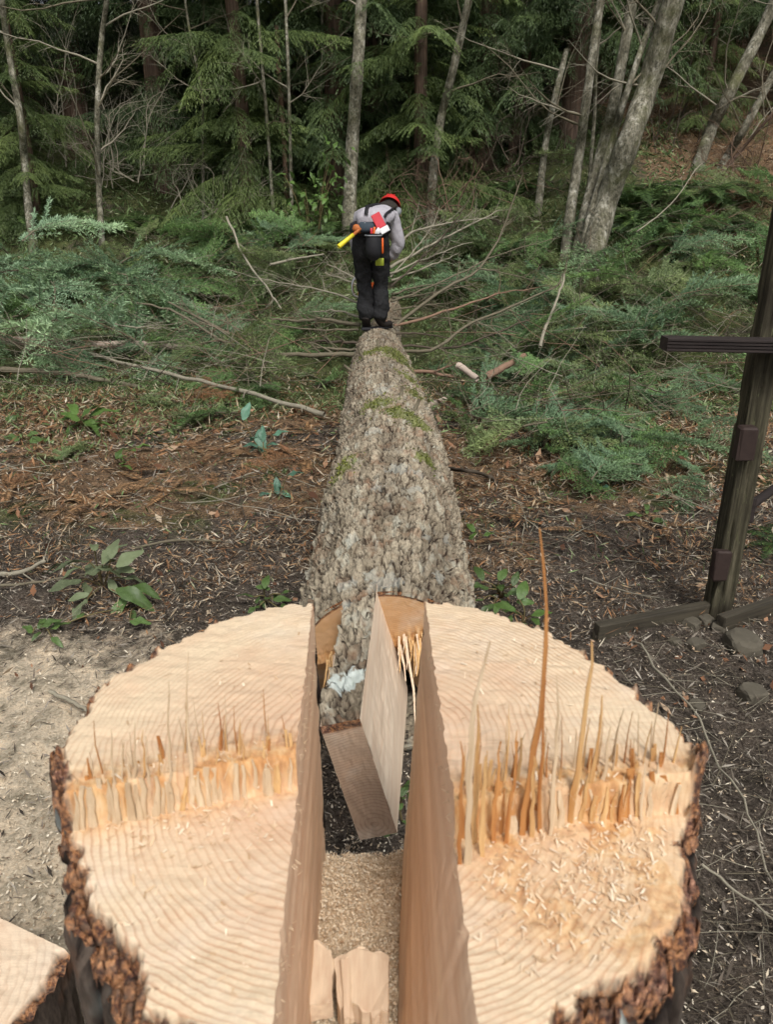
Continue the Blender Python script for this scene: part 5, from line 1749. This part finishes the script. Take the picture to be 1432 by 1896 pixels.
rock(1280, 1158, 34, 'small round rock at the left of the post foot')
rock(1306, 1152, 34, 'small pale rock touching the post foot')
rock(1376, 1200, 72, 'largest mossy rock below the railing post')
rock(1288, 1196, 34, 'dark small rock under the pair by the post')
rock(1332, 1166, 30, 'flat little rock right of the post foot')
rock(1345, 1150, 26, 'tiny rock between the board and the post')
rock(1395, 1290, 52, 'dull purple brown rock lower right of the largest rock')
rock(1290, 1310, 34, 'grey rock alone beside the long lichen twig')
rock(1250, 1190, 24, 'smallest rock in the shade of the low board')
rock(1195, 1420, 24, 'small stone in the sawdust specks near the stump')


# ------------------------------------------------------------------ leafy plants
def leaf_mesh(L, W, mat, fold=.25, curl=.3, wave=.05):
    ns, cs = 8, (-1, -.5, 0, .5, 1)
    V, Fs = [], []
    for i in range(ns):
        t = i / (ns - 1)
        w = W * math.sin(math.pi * min(1, t * .93 + .04)) ** .75 * (1 - .25 * t)
        if i == ns - 1: w = W * .02
        for c in cs:
            z = -curl * L * t * t + fold * w * abs(c) * .5 - fold * .35 * w * c * c + wave * w * math.sin(t * 9 + c * 4) * abs(c)
            V.append((t * L, c * w / 2, z))
    for i in range(ns - 1):
        for k in range(4):
            a = i * 5 + k
            Fs.append((a, a + 5, a + 6, a + 1))
    mb = MB(); mb.add(V, Fs)
    return mb.mesh('leaf', mat)


def broadleaf(name, col, rough=.4):
    t = NT(name)
    co = t.coord()
    n = t.noise(9, co, detail=3)
    w = t.n('TexWave', wave_type='BANDS', bands_direction='DIAGONAL')
    w.inputs['Scale'].default_value = 22; w.inputs['Distortion'].default_value = 1.5
    t.set(w.inputs['Vector'], co)
    oi = t.n('ObjectInfo')
    c = t.mix(oi.outputs['Random'], tuple(x * .6 for x in col), tuple(min(1, x * 1.35) for x in col))
    c = t.mix(t.ramp(n, [(.5, 0), (.75, .35)]), c, tuple(min(1, x * 1.8 + .02) for x in col))
    c = t.mix(t.math('MULTIPLY', w.outputs['Fac'], .18), c, tuple(min(1, x * 2.2 + .03) for x in col))
    return t.done(c, rough, t.bump(w.outputs['Fac'], .15, .003), .4, .22)


M['salal'] = broadleaf('salal_leaf', (.075, .125, .035))
M['dusty'] = broadleaf('dusty_leaf', (.135, .165, .085), .6)
M['bluish'] = broadleaf('bluish_leaf', (.09, .19, .125))
M['bright'] = broadleaf('bright_leaf', (.085, .15, .035))
M['stem'] = plain('green_stem', (.16, .13, .06), .7, .3, 30, .2, .1)
LEAF = {k: [leaf_mesh(1, .56, M[k], .3, .3, .12), leaf_mesh(1, .48, M[k], .5, .55, .18), leaf_mesh(1, .5, M[k], .6, .1, .25)] for k in ('salal', 'dusty', 'bluish', 'bright')}


def plant(px, py, leaves, key, lab, name='leafy_plant', stems=True):
    """leaves: (px, py, length px, yaw deg, pitch deg, height m)"""
    base = on_ground(px, py)
    base.z = gz(base.x, base.y)
    root = empty(name, base, label=lab, cat='plant')
    for (lx, ly, lp, yaw, pit, h) in leaves:
        p = at_y(lx, ly, base.y + random.uniform(-.06, .06))
        p.z = max(p.z, base.z + .02)
        if h is not None: p = on_ground(lx, ly, h)
        L = lp / FPX * p.length
        o = obj('leaf', random.choice(LEAF[key]), root)
        o.location = p - base
        o.scale = (L, L, L)
        o.rotation_euler = (random.uniform(-.4, .4), math.radians(-pit), math.radians(yaw))
        o2 = obj('leaf', random.choice(LEAF[key]), root)
        o2.location = (p - base) * random.uniform(.45, .85) + Vector((random.uniform(-.03, .03), random.uniform(-.03, .03), .01))
        o2.scale = (L * .75, L * .75, L * .75)
        o2.rotation_euler = (random.uniform(-.7, .7), random.uniform(-.5, .5), math.radians(yaw) + random.choice([-1, 1]) * random.uniform(.7, 1.8))
        if stems:
            mid = Vector((0, 0, 0)).lerp(p - base, .5) + Vector((random.uniform(-.02, .02), 0, .02))
            mb = MB(); mb.tube(smooth_path([(0, 0, -.01), mid, p - base], 3), .0035, 4, 0, False)
            obj('stem', mb.mesh('stem', M['stem']), root)
    return root


plant(492, 850, [(450, 778, 38, 60, 55, None), (487, 818, 34, 100, 60, None), (505, 806, 32, 20, 15, None), (485, 838, 46, 110, 70, None), (478, 826, 30, 170, 20, None)], 'bluish', 'bluish green sapling with four leaves standing on the litter left of the log')
plant(515, 922, [(532, 880, 34, 15, 10, None), (514, 915, 34, 100, 70, None), (500, 926, 26, 190, 5, None), (524, 925, 24, -10, 0, None)], 'bluish', 'lower bluish sapling with one round leaf near the log')
plant(190, 1085, [(165, 1040, 66, 200, 20, .16), (190, 1045, 70, 75, 35, .2), (215, 1050, 60, 40, 30, .2), (150, 1075, 58, 215, 10, .12), (205, 1035, 52, 95, 45, .25), (130, 1045, 50, 170, 5, .1), (225, 1070, 48, 0, 10, .12),
                   (175, 1020, 42, 110, 20, .25), (160, 1110, 50, 250, -20, .08)], 'dusty', 'leafy plant with large dusty drooping leaves at left')
plant(262, 1120, [(215, 1090, 76, -20, -5, .12), (245, 1085, 56, -25, 10, .1), (240, 1150, 44, -5, 0, .06), (90, 1165, 40, 30, 10, .04)], 'salal', 'low plant with pale veined leaves right of the dusty one')
plant(80, 1165, [(75, 1160, 40, 20, 15, .06), (60, 1172, 36, 140, 10, .05), (95, 1180, 30, -40, 5, .05)], 'salal', 'small green sprout at the left edge of the sawdust')
plant(492, 1115, [(470, 1105, 40, 160, 10, .06), (490, 1090, 40, 90, 40, .1), (505, 1110, 38, 0, 10, .06), (520, 1100, 34, 30, 20, .08), (480, 1122, 32, 230, 0, .04), (515, 1125, 30, -40, 0, .03)], 'salal', 'dark green plant growing behind the stump left of the log')
plant(222, 858, [(215, 850, 28, 80, 30, .05), (225, 862, 28, -30, 10, .04), (250, 828, 32, 0, 10, .05), (240, 832, 26, 170, 10, .05)], 'bright', 'small bright green seedling in the brown litter')
plant(155, 790, [(150, 775, 46, 60, 45, .12), (165, 770, 46, 20, 30, .12), (145, 780, 44, 150, 30, .12), (158, 785, 40, -30, 5, .1), (140, 768, 44, 120, 40, .14), (172, 785, 38, -10, 15, .08)], 'bright', 'tufted plant with narrow upright leaves in the brown litter', stems=True)
plant(40, 800, [(35, 815, 34, 160, 10, .05), (50, 818, 34, 30, 10, .05), (12, 780, 30, 90, 10, .05)], 'salal', 'low green sprout at the far left in the litter')
plant(930, 1110, [(895, 1075, 44, 110, 40, .1), (905, 1090, 44, 170, 10, .08), (925, 1075, 40, 60, 30, .12), (940, 1100, 44, 10, 20, .1), (915, 1120, 40, 220, 5, .06), (895, 1110, 38, 190, 5, .06), (930, 1130, 40, -30, 10, .06), (950, 1085, 36, 60, 40, .12)], 'salal', 'dark leafy plant against the right side of the log butt')
plant(968, 1165, [(962, 1110, 50, 60, 40, .15), (955, 1130, 46, 160, 20, .12), (985, 1140, 44, 10, 20, .1), (960, 1155, 46, 200, 0, .1), (945, 1165, 40, 170, 0, .08), (975, 1165, 42, -30, 0, .08)], 'bright', 'glossy light green leaves just behind the right stump half')
plant(742, 1500, [(738, 1440, 40, 90, 30, .15), (742, 1475, 40, 60, 20, .12), (730, 1500, 36, 150, 10, .1), (745, 1520, 36, -20, 10, .1), (748, 1455, 34, 20, 30, .14), (735, 1540, 34, 200, 0, .06)], 'salal', 'green leaves seen through the slot beside the tongue')
plant(1110, 900, [(1105, 895, 26, 40, 20, .05), (1115, 905, 26, -20, 10, .04), (1098, 905, 24, 170, 10, .04)], 'bluish', 'pale green seedling in the brown litter below the right boughs')
plant(1200, 960, [(1190, 955, 30, 160, 10, .05), (1210, 965, 30, 10, 10, .05), (1200, 945, 28, 80, 30, .06)], 'salal', 'small leafy plant left of the railing post')
plant(885, 990, [(880, 985, 30, 120, 20, .05), (895, 992, 26, 20, 10, .05)], 'bright', 'tiny green plant close to the right flank of the log')
# the bright leafy shrub in front of the cedars
sb = at_y(575, 395, 12.3); sb.z = gz(sb.x, sb.y)
shrub = empty('leafy_shrub', sb, label='bright green leafy shrub in front of the cedars left of the worker', cat='shrub')
for i in range(9):
    top = at_y(random.uniform(515, 635), random.uniform(275, 390), 12.3 + random.uniform(-.3, .3)) - sb
    mb = MB(); mb.tube(smooth_path([(random.uniform(-.1, .1), 0, -.05), top * .5 + Vector((0, 0, .1)), top], 4), np.linspace(.012, .004, 9), 4, 0, False)
    obj('stem', mb.mesh('stem', M['stem']), shrub)
    for j in range(17):
        q = top * random.uniform(.45, 1.02) + Vector([random.gauss(0, .13) for _ in range(3)])
        o = obj('leaf', random.choice(LEAF['bright']), shrub)
        o.location = q
        s = random.uniform(.10, .17)
        o.scale = (s, s, s); o.rotation_euler = (random.uniform(-.6, .6), random.uniform(-.2, .9), random.uniform(0, 6.3))
# fern by the railing
p = on_ground(1425, 985, .1)
o = obj('sword_fern', ferns[1], label='single bluish fern behind the railing post at right edge', cat='fern')
o.location = (p.x + .1, p.y, gz(p.x, p.y)); o.scale = (.55, .55, .55)

# ------------------------------------------------------------------ the worker
def skin_mesh(name, J, E_, root, mat, sub=2):
    names = list(J)
    me = bpy.data.meshes.new(name)
    me.from_pydata([J[k][0] for k in names], [(names.index(a), names.index(b)) for a, b in E_], [])
    o = bpy.data.objects.new(name, me)
    COL.objects.link(o)
    o.modifiers.new('skin', 'SKIN').use_smooth_shade = True
    sv = me.skin_vertices[0].data
    for i, k in enumerate(names):
        r = J[k][1]
        sv[i].radius = r if isinstance(r, tuple) else (r, r)
        sv[i].use_root = (k == root)
    ss = o.modifiers.new('sub', 'SUBSURF'); ss.levels = sub; ss.render_levels = sub
    dg = bpy.context.evaluated_depsgraph_get()
    m2 = bpy.data.meshes.new_from_object(o.evaluated_get(dg))
    bpy.data.objects.remove(o)
    m2.materials.clear(); m2.materials.append(mat)
    m2.polygons.foreach_set('use_smooth', np.ones(len(m2.polygons), dtype=bool))
    return m2


def cloth(name, col, wr=.6, scale=12):
    t = NT(name)
    n = t.noise(scale, t.coord((1, 1, .6)), detail=4, dist=1.0); n2 = t.noise(300, detail=2)
    c = t.mix(n, tuple(x * .75 for x in col), tuple(min(1, x * 1.2) for x in col))
    return t.done(c, .85, t.bump(t.math('ADD', n, t.math('MULTIPLY', n2, .05)), wr, .04), .15)


M['shirt'] = cloth('grey_shirt', (.42, .40, .43))
M['pants'] = cloth('black_trousers', (.022, .022, .023), 1.0, 9)
M['skin'] = plain('skin', (.45, .27, .19), .6, .15, 40, .3, .1)
M['boot'] = plain('dark_boot', (.016, .012, .010), .7, .4, 40, .3, .4)
M['helmet'] = plain('orange_red_helmet', (.55, .028, .026), .4, .12, 8, .5, 0)
M['black'] = plain('black_webbing', (.014, .014, .016), .7, .3, 60, .3, .2)
M['muff'] = plain('grey_ear_muff', (.20, .21, .22), .5, .4, 30, .4, .2)
M['hair'] = plain('dark_hair', (.03, .025, .02), .8, .4, 80, .2, .5)
M['leather'] = plain('orange_leather', (.42, .13, .035), .6, .2, 30, .3, .2)
M['red'] = plain('red_plastic', (.55, .03, .045), .45, .1, 20, .4, 0)
M['whitep'] = plain('white_plastic', (.7, .7, .7), .5, .1, 20, .4, 0)
M['yellow'] = plain('yellow_handle', (.72, .60, .03), .5, .12, 20, .4, .05)
M['orange'] = plain('orange_plastic', (.75, .13, .02), .45, .1, 20, .4, 0)
M['metal'] = plain('grey_metal', (.45, .45, .46), .35, .15, 30, .5, .05, .9)
M['tagg'] = plain('yellow_green_tag', (.32, .38, .04), .6, .15, 20, .3, 0)
M['bluegrey'] = plain('blue_grey_cloth', (.045, .06, .075), .8, .3, 40, .2, .3)
WY = 8.43
wcx, wcz, wr_ = (float(v) for v in log_c(WY))
W0 = Vector((-.135, WY, wcz + wr_ - .005))
man = empty('person', W0, label='worker in orange helmet, grey shirt and black trousers bending over on the log', cat='person')
J = {'pelvis': ((-.035, -.06, .99), (.125, .10)), 'belly': ((-.02, .10, 1.09), (.13, .10)), 'chest': ((.02, .30, 1.14), (.16, .115)), 'neckb': ((.07, .47, 1.19), (.07, .07)), 'neck': ((.11, .53, 1.21), .052),
     'skull': ((.16, .59, 1.27), (.075, .085)), 'face': ((.175, .67, 1.23), (.06, .07)),
     'lhip': ((-.125, -.035, .92), .09), 'lknee': ((-.105, .09, .50), .058), 'lank': ((-.085, .02, .10), .042), 'ltoe': ((-.085, .15, .05), .026),
     'rhip': ((.06, -.03, .92), .09), 'rknee': ((.075, .11, .50), .058), 'rank': ((.068, .05, .10), .042), 'rtoe': ((.15, .145, .05), .026),
     'lsh': ((-.14, .42, 1.13), .065), 'lelb': ((-.215, .50, .86), .045), 'lwr': ((-.17, .62, .62), .03), 'lhand': ((-.155, .65, .55), (.042, .022)),
     'rsh': ((.19, .40, 1.15), .065), 'relb': ((.275, .44, .87), .045), 'rwr': ((.15, .56, .66), .03), 'rhand': ((.11, .60, .60), (.042, .022))}
for _k, _dz in (('chest', -.03), ('neckb', -.06), ('neck', -.065), ('skull', -.07), ('face', -.075), ('lsh', -.05), ('rsh', -.05), ('lelb', -.03), ('relb', -.03)):
    (_x, _y, _z), _r = J[_k]
    J[_k] = ((_x, _y + .02, _z + _dz), _r)
E_ = [('pelvis', 'belly'), ('belly', 'chest'), ('chest', 'neckb'), ('neckb', 'neck'), ('neck', 'skull'), ('skull', 'face'),
      ('pelvis', 'lhip'), ('lhip', 'lknee'), ('lknee', 'lank'), ('lank', 'ltoe'), ('pelvis', 'rhip'), ('rhip', 'rknee'), ('rknee', 'rank'), ('rank', 'rtoe'),
      ('chest', 'lsh'), ('lsh', 'lelb'), ('lelb', 'lwr'), ('lwr', 'lhand'), ('chest', 'rsh'), ('rsh', 'relb'), ('relb', 'rwr'), ('rwr', 'rhand')]
for h, sx in (('l', -1), ('r', 1)):                 # fingers and thumb closing on the saw's handles
    hp = Vector(J[h + 'hand'][0])
    for f in range(4):
        b = hp + Vector((.012 * (f - 1.5), .012, -.02))
        J[f'{h}f{f}a'] = (tuple(b + Vector((0, .012, -.035))), .0095)
        J[f'{h}f{f}b'] = (tuple(b + Vector((0, -.012, -.058 - .004 * (f in (1, 2))))), .0085)
        E_ += [(h + 'hand', f'{h}f{f}a'), (f'{h}f{f}a', f'{h}f{f}b')]
    J[h + 'tha'] = (tuple(hp + Vector((-sx * .038, .0, -.02))), .011)
    J[h + 'thb'] = (tuple(hp + Vector((-sx * .042, -.012, -.05))), .009)
    E_ += [(h + 'hand', h + 'tha'), (h + 'tha', h + 'thb')]
obj('body', skin_mesh('body', J, E_, 'pelvis', M['skin'], 1), man)
g = lambda k, r: (J[k][0], r)
JT = {'waist': ((-.03, .0, 1.045), (.165, .125)), 'pelvis': ((-.035, -.055, .97), (.19, .15)), 'lhip': ((-.125, -.045, .88), (.125, .135)), 'lth': ((-.118, .03, .69), (.10, .11)), 'lknee': g('lknee', (.086, .09)),
      'lsh': ((-.095, .05, .28), (.084, .09)), 'lcuff': ((-.085, .03, .085), (.082, .09)),
      'rhip': ((.06, -.04, .88), (.125, .135)), 'rth': ((.07, .04, .69), (.10, .11)), 'rknee': g('rknee', (.086, .09)), 'rsh': ((.072, .07, .28), (.086, .092)), 'rcuff': ((.068, .05, .085), (.086, .09))}
ET = [('waist', 'pelvis'), ('pelvis', 'lhip'), ('lhip', 'lth'), ('lth', 'lknee'), ('lknee', 'lsh'), ('lsh', 'lcuff'), ('pelvis', 'rhip'), ('rhip', 'rth'), ('rth', 'rknee'), ('rknee', 'rsh'), ('rsh', 'rcuff')]
tm_ = skin_mesh('trousers', JT, ET, 'pelvis', M['pants'], 3)
co = np.empty(len(tm_.vertices) * 3); tm_.vertices.foreach_get('co', co); co = co.reshape(-1, 3)
no = np.empty(len(tm_.vertices) * 3); tm_.vertices.foreach_get('normal', no); no = no.reshape(-1, 3)
fold = (fbm(co[:, 2] * 16 + co[:, 0] * 9, co[:, 0] * 7 + co[:, 1] * 7, 3, 401) - .5) * .06 * np.interp(co[:, 2], [.1, .5, .9], [1.1, .9, .4])
tm_.vertices.foreach_set('co', (co + no * fold[:, None]).ravel())
obj('trousers', tm_, man)
JS = {'hem': ((-.03, .015, 1.055), (.16, .12)), 'belly': ((-.02, .12, 1.10), (.18, .14)), 'chest': ((.02, .31, 1.12), (.205, .145)), 'up': ((.05, .44, 1.115), (.17, .12)), 'neckb': ((.085, .51, 1.135), (.075, .075)),
      'lsh': g('lsh', .095), 'lel': g('lelb', .068), 'lwr': ((-.178, .60, .66), .047), 'rsh': g('rsh', .10), 'rel': g('relb', .072), 'rwr': ((.165, .55, .69), .047)}
ES = [('hem', 'belly'), ('belly', 'chest'), ('chest', 'up'), ('up', 'neckb'), ('up', 'lsh'), ('lsh', 'lel'), ('lel', 'lwr'), ('up', 'rsh'), ('rsh', 'rel'), ('rel', 'rwr')]
shirt_me = skin_mesh('shirt', JS, ES, 'chest', M['shirt'], 3)
co = np.empty(len(shirt_me.vertices) * 3); shirt_me.vertices.foreach_get('co', co); co = co.reshape(-1, 3)
no = np.empty(len(shirt_me.vertices) * 3); shirt_me.vertices.foreach_get('normal', no); no = no.reshape(-1, 3)
shirt_me.vertices.foreach_set('co', (co + no * ((fbm(co[:, 0] * 8 + co[:, 2] * 9, co[:, 1] * 9, 3, 402) - .5) * .045)[:, None]).ravel())
obj('shirt', shirt_me, man)
from mathutils.bvhtree import BVHTree


def bvh(me):
    return BVHTree.FromPolygons([v.co for v in me.vertices], [list(p.vertices) for p in me.polygons])


TB, SB = bvh(tm_), bvh(shirt_me)


def strap(pts, w, tree, mat, name, parent, lift=.020):
    """a band laid over the cloth along pts"""
    P = []
    for p in smooth_path(pts, 6):
        loc, nor, _, _ = tree.find_nearest(p)
        P.append((loc, nor))
    V, Fs = [], []
    n = len(P)
    for i, (loc, nor) in enumerate(P):
        tdir = (P[min(n - 1, i + 1)][0] - P[max(0, i - 1)][0]).normalized()
        s = tdir.cross(nor).normalized() * w / 2
        c = loc + nor * lift
        V += [c - s, c + s, c + s - nor * .03, c - s - nor * .03]
    for i in range(n - 1):
        for j in range(4):
            a, b = i * 4 + j, i * 4 + (j + 1) % 4
            Fs.append((a, b, b + 4, a + 4))
    mb = MB(); mb.add(V, Fs)
    return obj(name, mb.mesh(name, mat), parent)


strap([(-.08, -.02, 1.17), (-.06, .10, 1.24), (-.03, .25, 1.28), (-.01, .38, 1.27)], .036, SB, M['black'], 'suspender', man)
strap([(-.01, .38, 1.27), (-.06, .44, 1.24), (-.10, .49, 1.17)], .030, SB, M['black'], 'suspender', man)
strap([(-.01, .38, 1.27), (.06, .44, 1.24), (.12, .48, 1.17)], .030, SB, M['black'], 'suspender', man)
strap([(.13, -.0, 1.14), (.17, .12, 1.20), (.20, .26, 1.20)], .022, SB, M['black'], 'suspender', man)
# belt with its pouches
mb = MB()
bp = [Vector((-.03 + .20 * math.cos(a), -.02 + .165 * math.sin(a), 1.03 - .045 * math.sin(a) * -1)) for a in np.linspace(0, 2 * math.pi, 25)]
V, Fs = [], []
for i, p in enumerate(bp):
    o_ = Vector((math.cos(i / 24 * 2 * math.pi), math.sin(i / 24 * 2 * math.pi), 0)) * .012
    V += [p + Vector((0, 0, .035)), p + Vector((0, 0, .035)) + o_, p - Vector((0, 0, .035)) + o_, p - Vector((0, 0, .035))]
for i in range(24):
    for j in range(4):
        a, b = i * 4 + j, i * 4 + (j + 1) % 4
        Fs.append((a, b, b + 4, a + 4))
mb.add(V, Fs); belt = obj('belt', mb.mesh('belt', M['black']), man)
RX = Matrix.Rotation
mb = MB(); mb.box((-.06, -.215, 1.045), (.17, .05, .10), RX(-.25, 3, 'X'), bev=.02); obj('belt_bag', mb.mesh('belt_bag', M['bluegrey']), man)
mb = MB(); mb.box((-.155, -.215, 1.03), (.10, .05, .075), RX(.35, 3, 'Y') , bev=.02); obj('axe_holster', mb.mesh('axe_holster', M['leather']), man)
mb = MB()
pts, rad = [], []
for i in range(9):
    t = i / 8
    pts.append(Vector((.005, -.245 - .02 * math.sin(t * math.pi), .97 - .23 * t))); rad.append(.082 * (1 if t < .7 else (1 - ((t - .7) / .3) ** 2 * .45)) * (.92 + .08 * math.sin(t * 3)))
mb.tube(pts, rad, 14); pouch = obj('tool_pouch', mb.mesh('tool_pouch', M['black']), man)
mb = MB(); mb.tube([Vector((.005 + .085 * math.cos(a), -.245 + .085 * math.sin(a), .968)) for a in np.linspace(0, 6.283, 21)], .008, 6); obj('rim', mb.mesh('rim', M['muff']), pouch)
mb = MB(); mb.box((.01, -.275, 1.0), (.022, .02, .10), RX(.15, 3, 'Y'), bev=.004); obj('tool_grip', mb.mesh('tool_grip', M['orange']), pouch)
mb = MB(); mb.box((-.015, -.28, .995), (.022, .02, .09), bev=.004); obj('tool_grip', mb.mesh('tool_grip', M['red']), pouch)
mb = MB(); mb.box((.045, -.26, 1.0), (.05, .02, .08), RX(.7, 3, 'Y'), bev=.004); obj('tool_grip', mb.mesh('tool_grip', M['whitep']), pouch)
mb = MB(); mb.box((.095, -.24, .87), (.02, .03, .15), bev=.005); obj('pouch_edge', mb.mesh('pouch_edge', M['orange']), pouch)
mb = MB(); mb.box((.065, -.16, .71), (.085, .012, .075), RX(.1, 3, 'X'), bev=.003); obj('trouser_patch', mb.mesh('trouser_patch', M['tagg']), man)
# boots
for x, y, yaw in ((-.085, .06, 0), (.085, .075, -.75)):
    bt = {'heel': ((0, -.06, .06), (.052, .05)), 'mid': ((0, .03, .05), (.05, .042)), 'toe': ((0, .15, .042), (.052, .036)), 'ank': ((0, -.055, .14), (.052, .055))}
    me = skin_mesh('boot', bt, [('ank', 'heel'), ('heel', 'mid'), ('mid', 'toe')], 'heel', M['boot'], 2)
    o = obj('boot', me, man); o.location = (x, y, 0); o.rotation_euler = (0, 0, yaw)
    mb = MB(); mb.box((x, y + .03, .010), (.105, .28, .03), RX(yaw, 3, 'Z'), bev=.01); obj('boot_sole', mb.mesh('boot_sole', M['black'], False), o).matrix_parent_inverse = Matrix.Rotation(-yaw, 4, 'Z') @ Matrix.Translation((-x, -y, 0))
# head: hair, ears, face features and helmet with muffs
hd = Vector((.165, .62, 1.205))
HR = Matrix.Rotation(-.75, 3, 'X') @ Matrix.Rotation(.18, 3, 'Y')      # tipped forward


def dome(rx, ry, rz, cut, nz=10, na=26, brim=0.0):
    V, Fs = [], []
    for i in range(nz + 1):
        ph = (math.pi / 2 - cut) * i / nz + 0 if False else math.pi / 2 - (math.pi / 2 - cut) * i / nz
        for j in range(na):
            a = 2 * math.pi * j / na
            V.append(Vector((rx * math.cos(ph) * math.cos(a), ry * math.cos(ph) * math.sin(a), rz * math.sin(ph))))
    if brim:
        for j in range(na):
            a = 2 * math.pi * j / na
            f = 1 + brim * (1 + 1.3 * max(0, math.sin(a)))
            V.append(Vector((rx * math.cos(cut) * math.cos(a) * f, ry * math.cos(cut) * math.sin(a) * f, rz * math.sin(cut) - .008)))
    rows = nz + 1 + (1 if brim else 0)
    for i in range(rows - 1):
        for j in range(na):
            Fs.append((i * na + j, (i + 1) * na + j, (i + 1) * na + (j + 1) % na, i * na + (j + 1) % na))
    return V, Fs


def headpart(name, V, Fs, mat, parent, c=(0, 0, 0)):
    mb = MB(); mb.add([HR @ (Vector(v) + Vector(c)) + hd for v in V], Fs)
    return obj(name, mb.mesh(name, mat), parent)


hel = headpart('helmet', *dome(.118, .138, .125, .05, brim=.06), M['helmet'], man, (0, 0, .03))
for k in (-1, 0, 1):
    mb = MB(); mb.tube([HR @ Vector((k * .035, .138 * math.cos(a), .03 + .128 * math.sin(a))) + hd for a in np.linspace(.5, 2.6, 12)], .006, 5)
    obj('ridge', mb.mesh('ridge', M['helmet']), hel)
headpart('hair', *dome(.088, .105, .10, -.75), M['hair'], man, (0, -.01, .0))
for sx in (-1, 1):
    V, Fs = dome(.045, .035, .055, -1.2, 6, 12)
    headpart('ear_muff', V, Fs, M['muff'], hel, (sx * .098, -.01, -.025))
    V, Fs = dome(.012, .02, .03, -1.2, 5, 8)
    headpart('ear', V, Fs, M['skin'], man, (sx * .085, .0, -.02))
    V, Fs = dome(.010, .008, .010, -1.2, 5, 8)
    headpart('eye', V, Fs, M['whitep'], man, (sx * .03, .098, -.01))
headpart('nose', *dome(.014, .024, .022, -1.2, 5, 8), M['skin'], man, (0, .115, -.035))
headpart('mouth', *dome(.024, .010, .007, -1.2, 5, 8), M['red'], man, (0, .10, -.072))
V, Fs = dome(.10, .03, .05, -1.1, 6, 16)
headpart('neck_cover', V, Fs, M['hair'], hel, (0, -.095, -.035))

# axe in the holster, red felling wedge, chainsaw
hA, hB = W0 + Vector((-.125, -.235, 1.03)), at_y(627, 457, WY - .42)
axe = empty('axe', hA, label='axe with bright yellow handle stuck in the belt of the worker', cat='axe')
mb = MB(); dv = hB - hA
mb.tube([Vector((0, 0, 0)), dv * .35], [.016, .017], 8); obj('shaft', mb.mesh('shaft', M['leather']), axe)
mb = MB(); mb.tube([dv * .34, dv * .7, dv * .96, dv], [.021, .022, .026, .020], 8); obj('grip', mb.mesh('grip', M['yellow']), axe)
mb = MB(); mb.box(Vector((.03, .02, .012)), (.03, .022, .10), RX(.5, 3, 'Y'), bev=.004); obj('axe_head', mb.mesh('axe_head', M['metal'], False), axe)
pr = W0 + Vector((.055, -.235, 1.105))
wd = empty('felling_wedge', pr, label='flat red plastic wedge with white tip poking out of the worker pouch', cat='wedge')
R_ = RX(-.25, 3, 'X') @ RX(-.5, 3, 'Y')
mb = MB(); mb.box((0, 0, 0), (.095, .016, .15), R_, bev=.004); obj('blade', mb.mesh('blade', M['red'], False), wd)
mb = MB(); mb.box(R_ @ Vector((.012, 0, -.105)), (.095, .018, .06), R_, bev=.004); obj('tip', mb.mesh('tip', M['whitep'], False), wd)
cs = W0 + Vector((-.06, .46, .36))
saw = empty('chainsaw', cs, label='orange chainsaw held low in front of the legs of the worker', cat='chainsaw')
mb = MB(); mb.box((0, 0, 0), (.24, .24, .17), bev=.03); obj('housing', mb.mesh('housing', M['orange']), saw)
mb = MB(); mb.box((.0, .11, -.01), (.20, .03, .13), bev=.01); obj('side_cover', mb.mesh('side_cover', M['black']), saw)
mb = MB(); mb.box((.06, .34, -.03), (.012, .5, .07), bev=.005); obj('guide_bar', mb.mesh('guide_bar', M['metal']), saw)
mb = MB(); mb.tube(smooth_path([(-.10, .02, -.08), (-.175, .03, -.04), (-.185, .05, .08), (-.12, .10, .17), (.0, .14, .20), (.08, .14, .18), (.10, .10, .08)], 5), .012, 8); obj('front_handle', mb.mesh('front_handle', M['metal']), saw)
mb = MB(); mb.tube(smooth_path([(.08, -.02, .09), (.12, .02, .17), (.16, .08, .23), (.17, .13, .22)], 5), .016, 8); obj('rear_handle', mb.mesh('rear_handle', M['black']), saw)
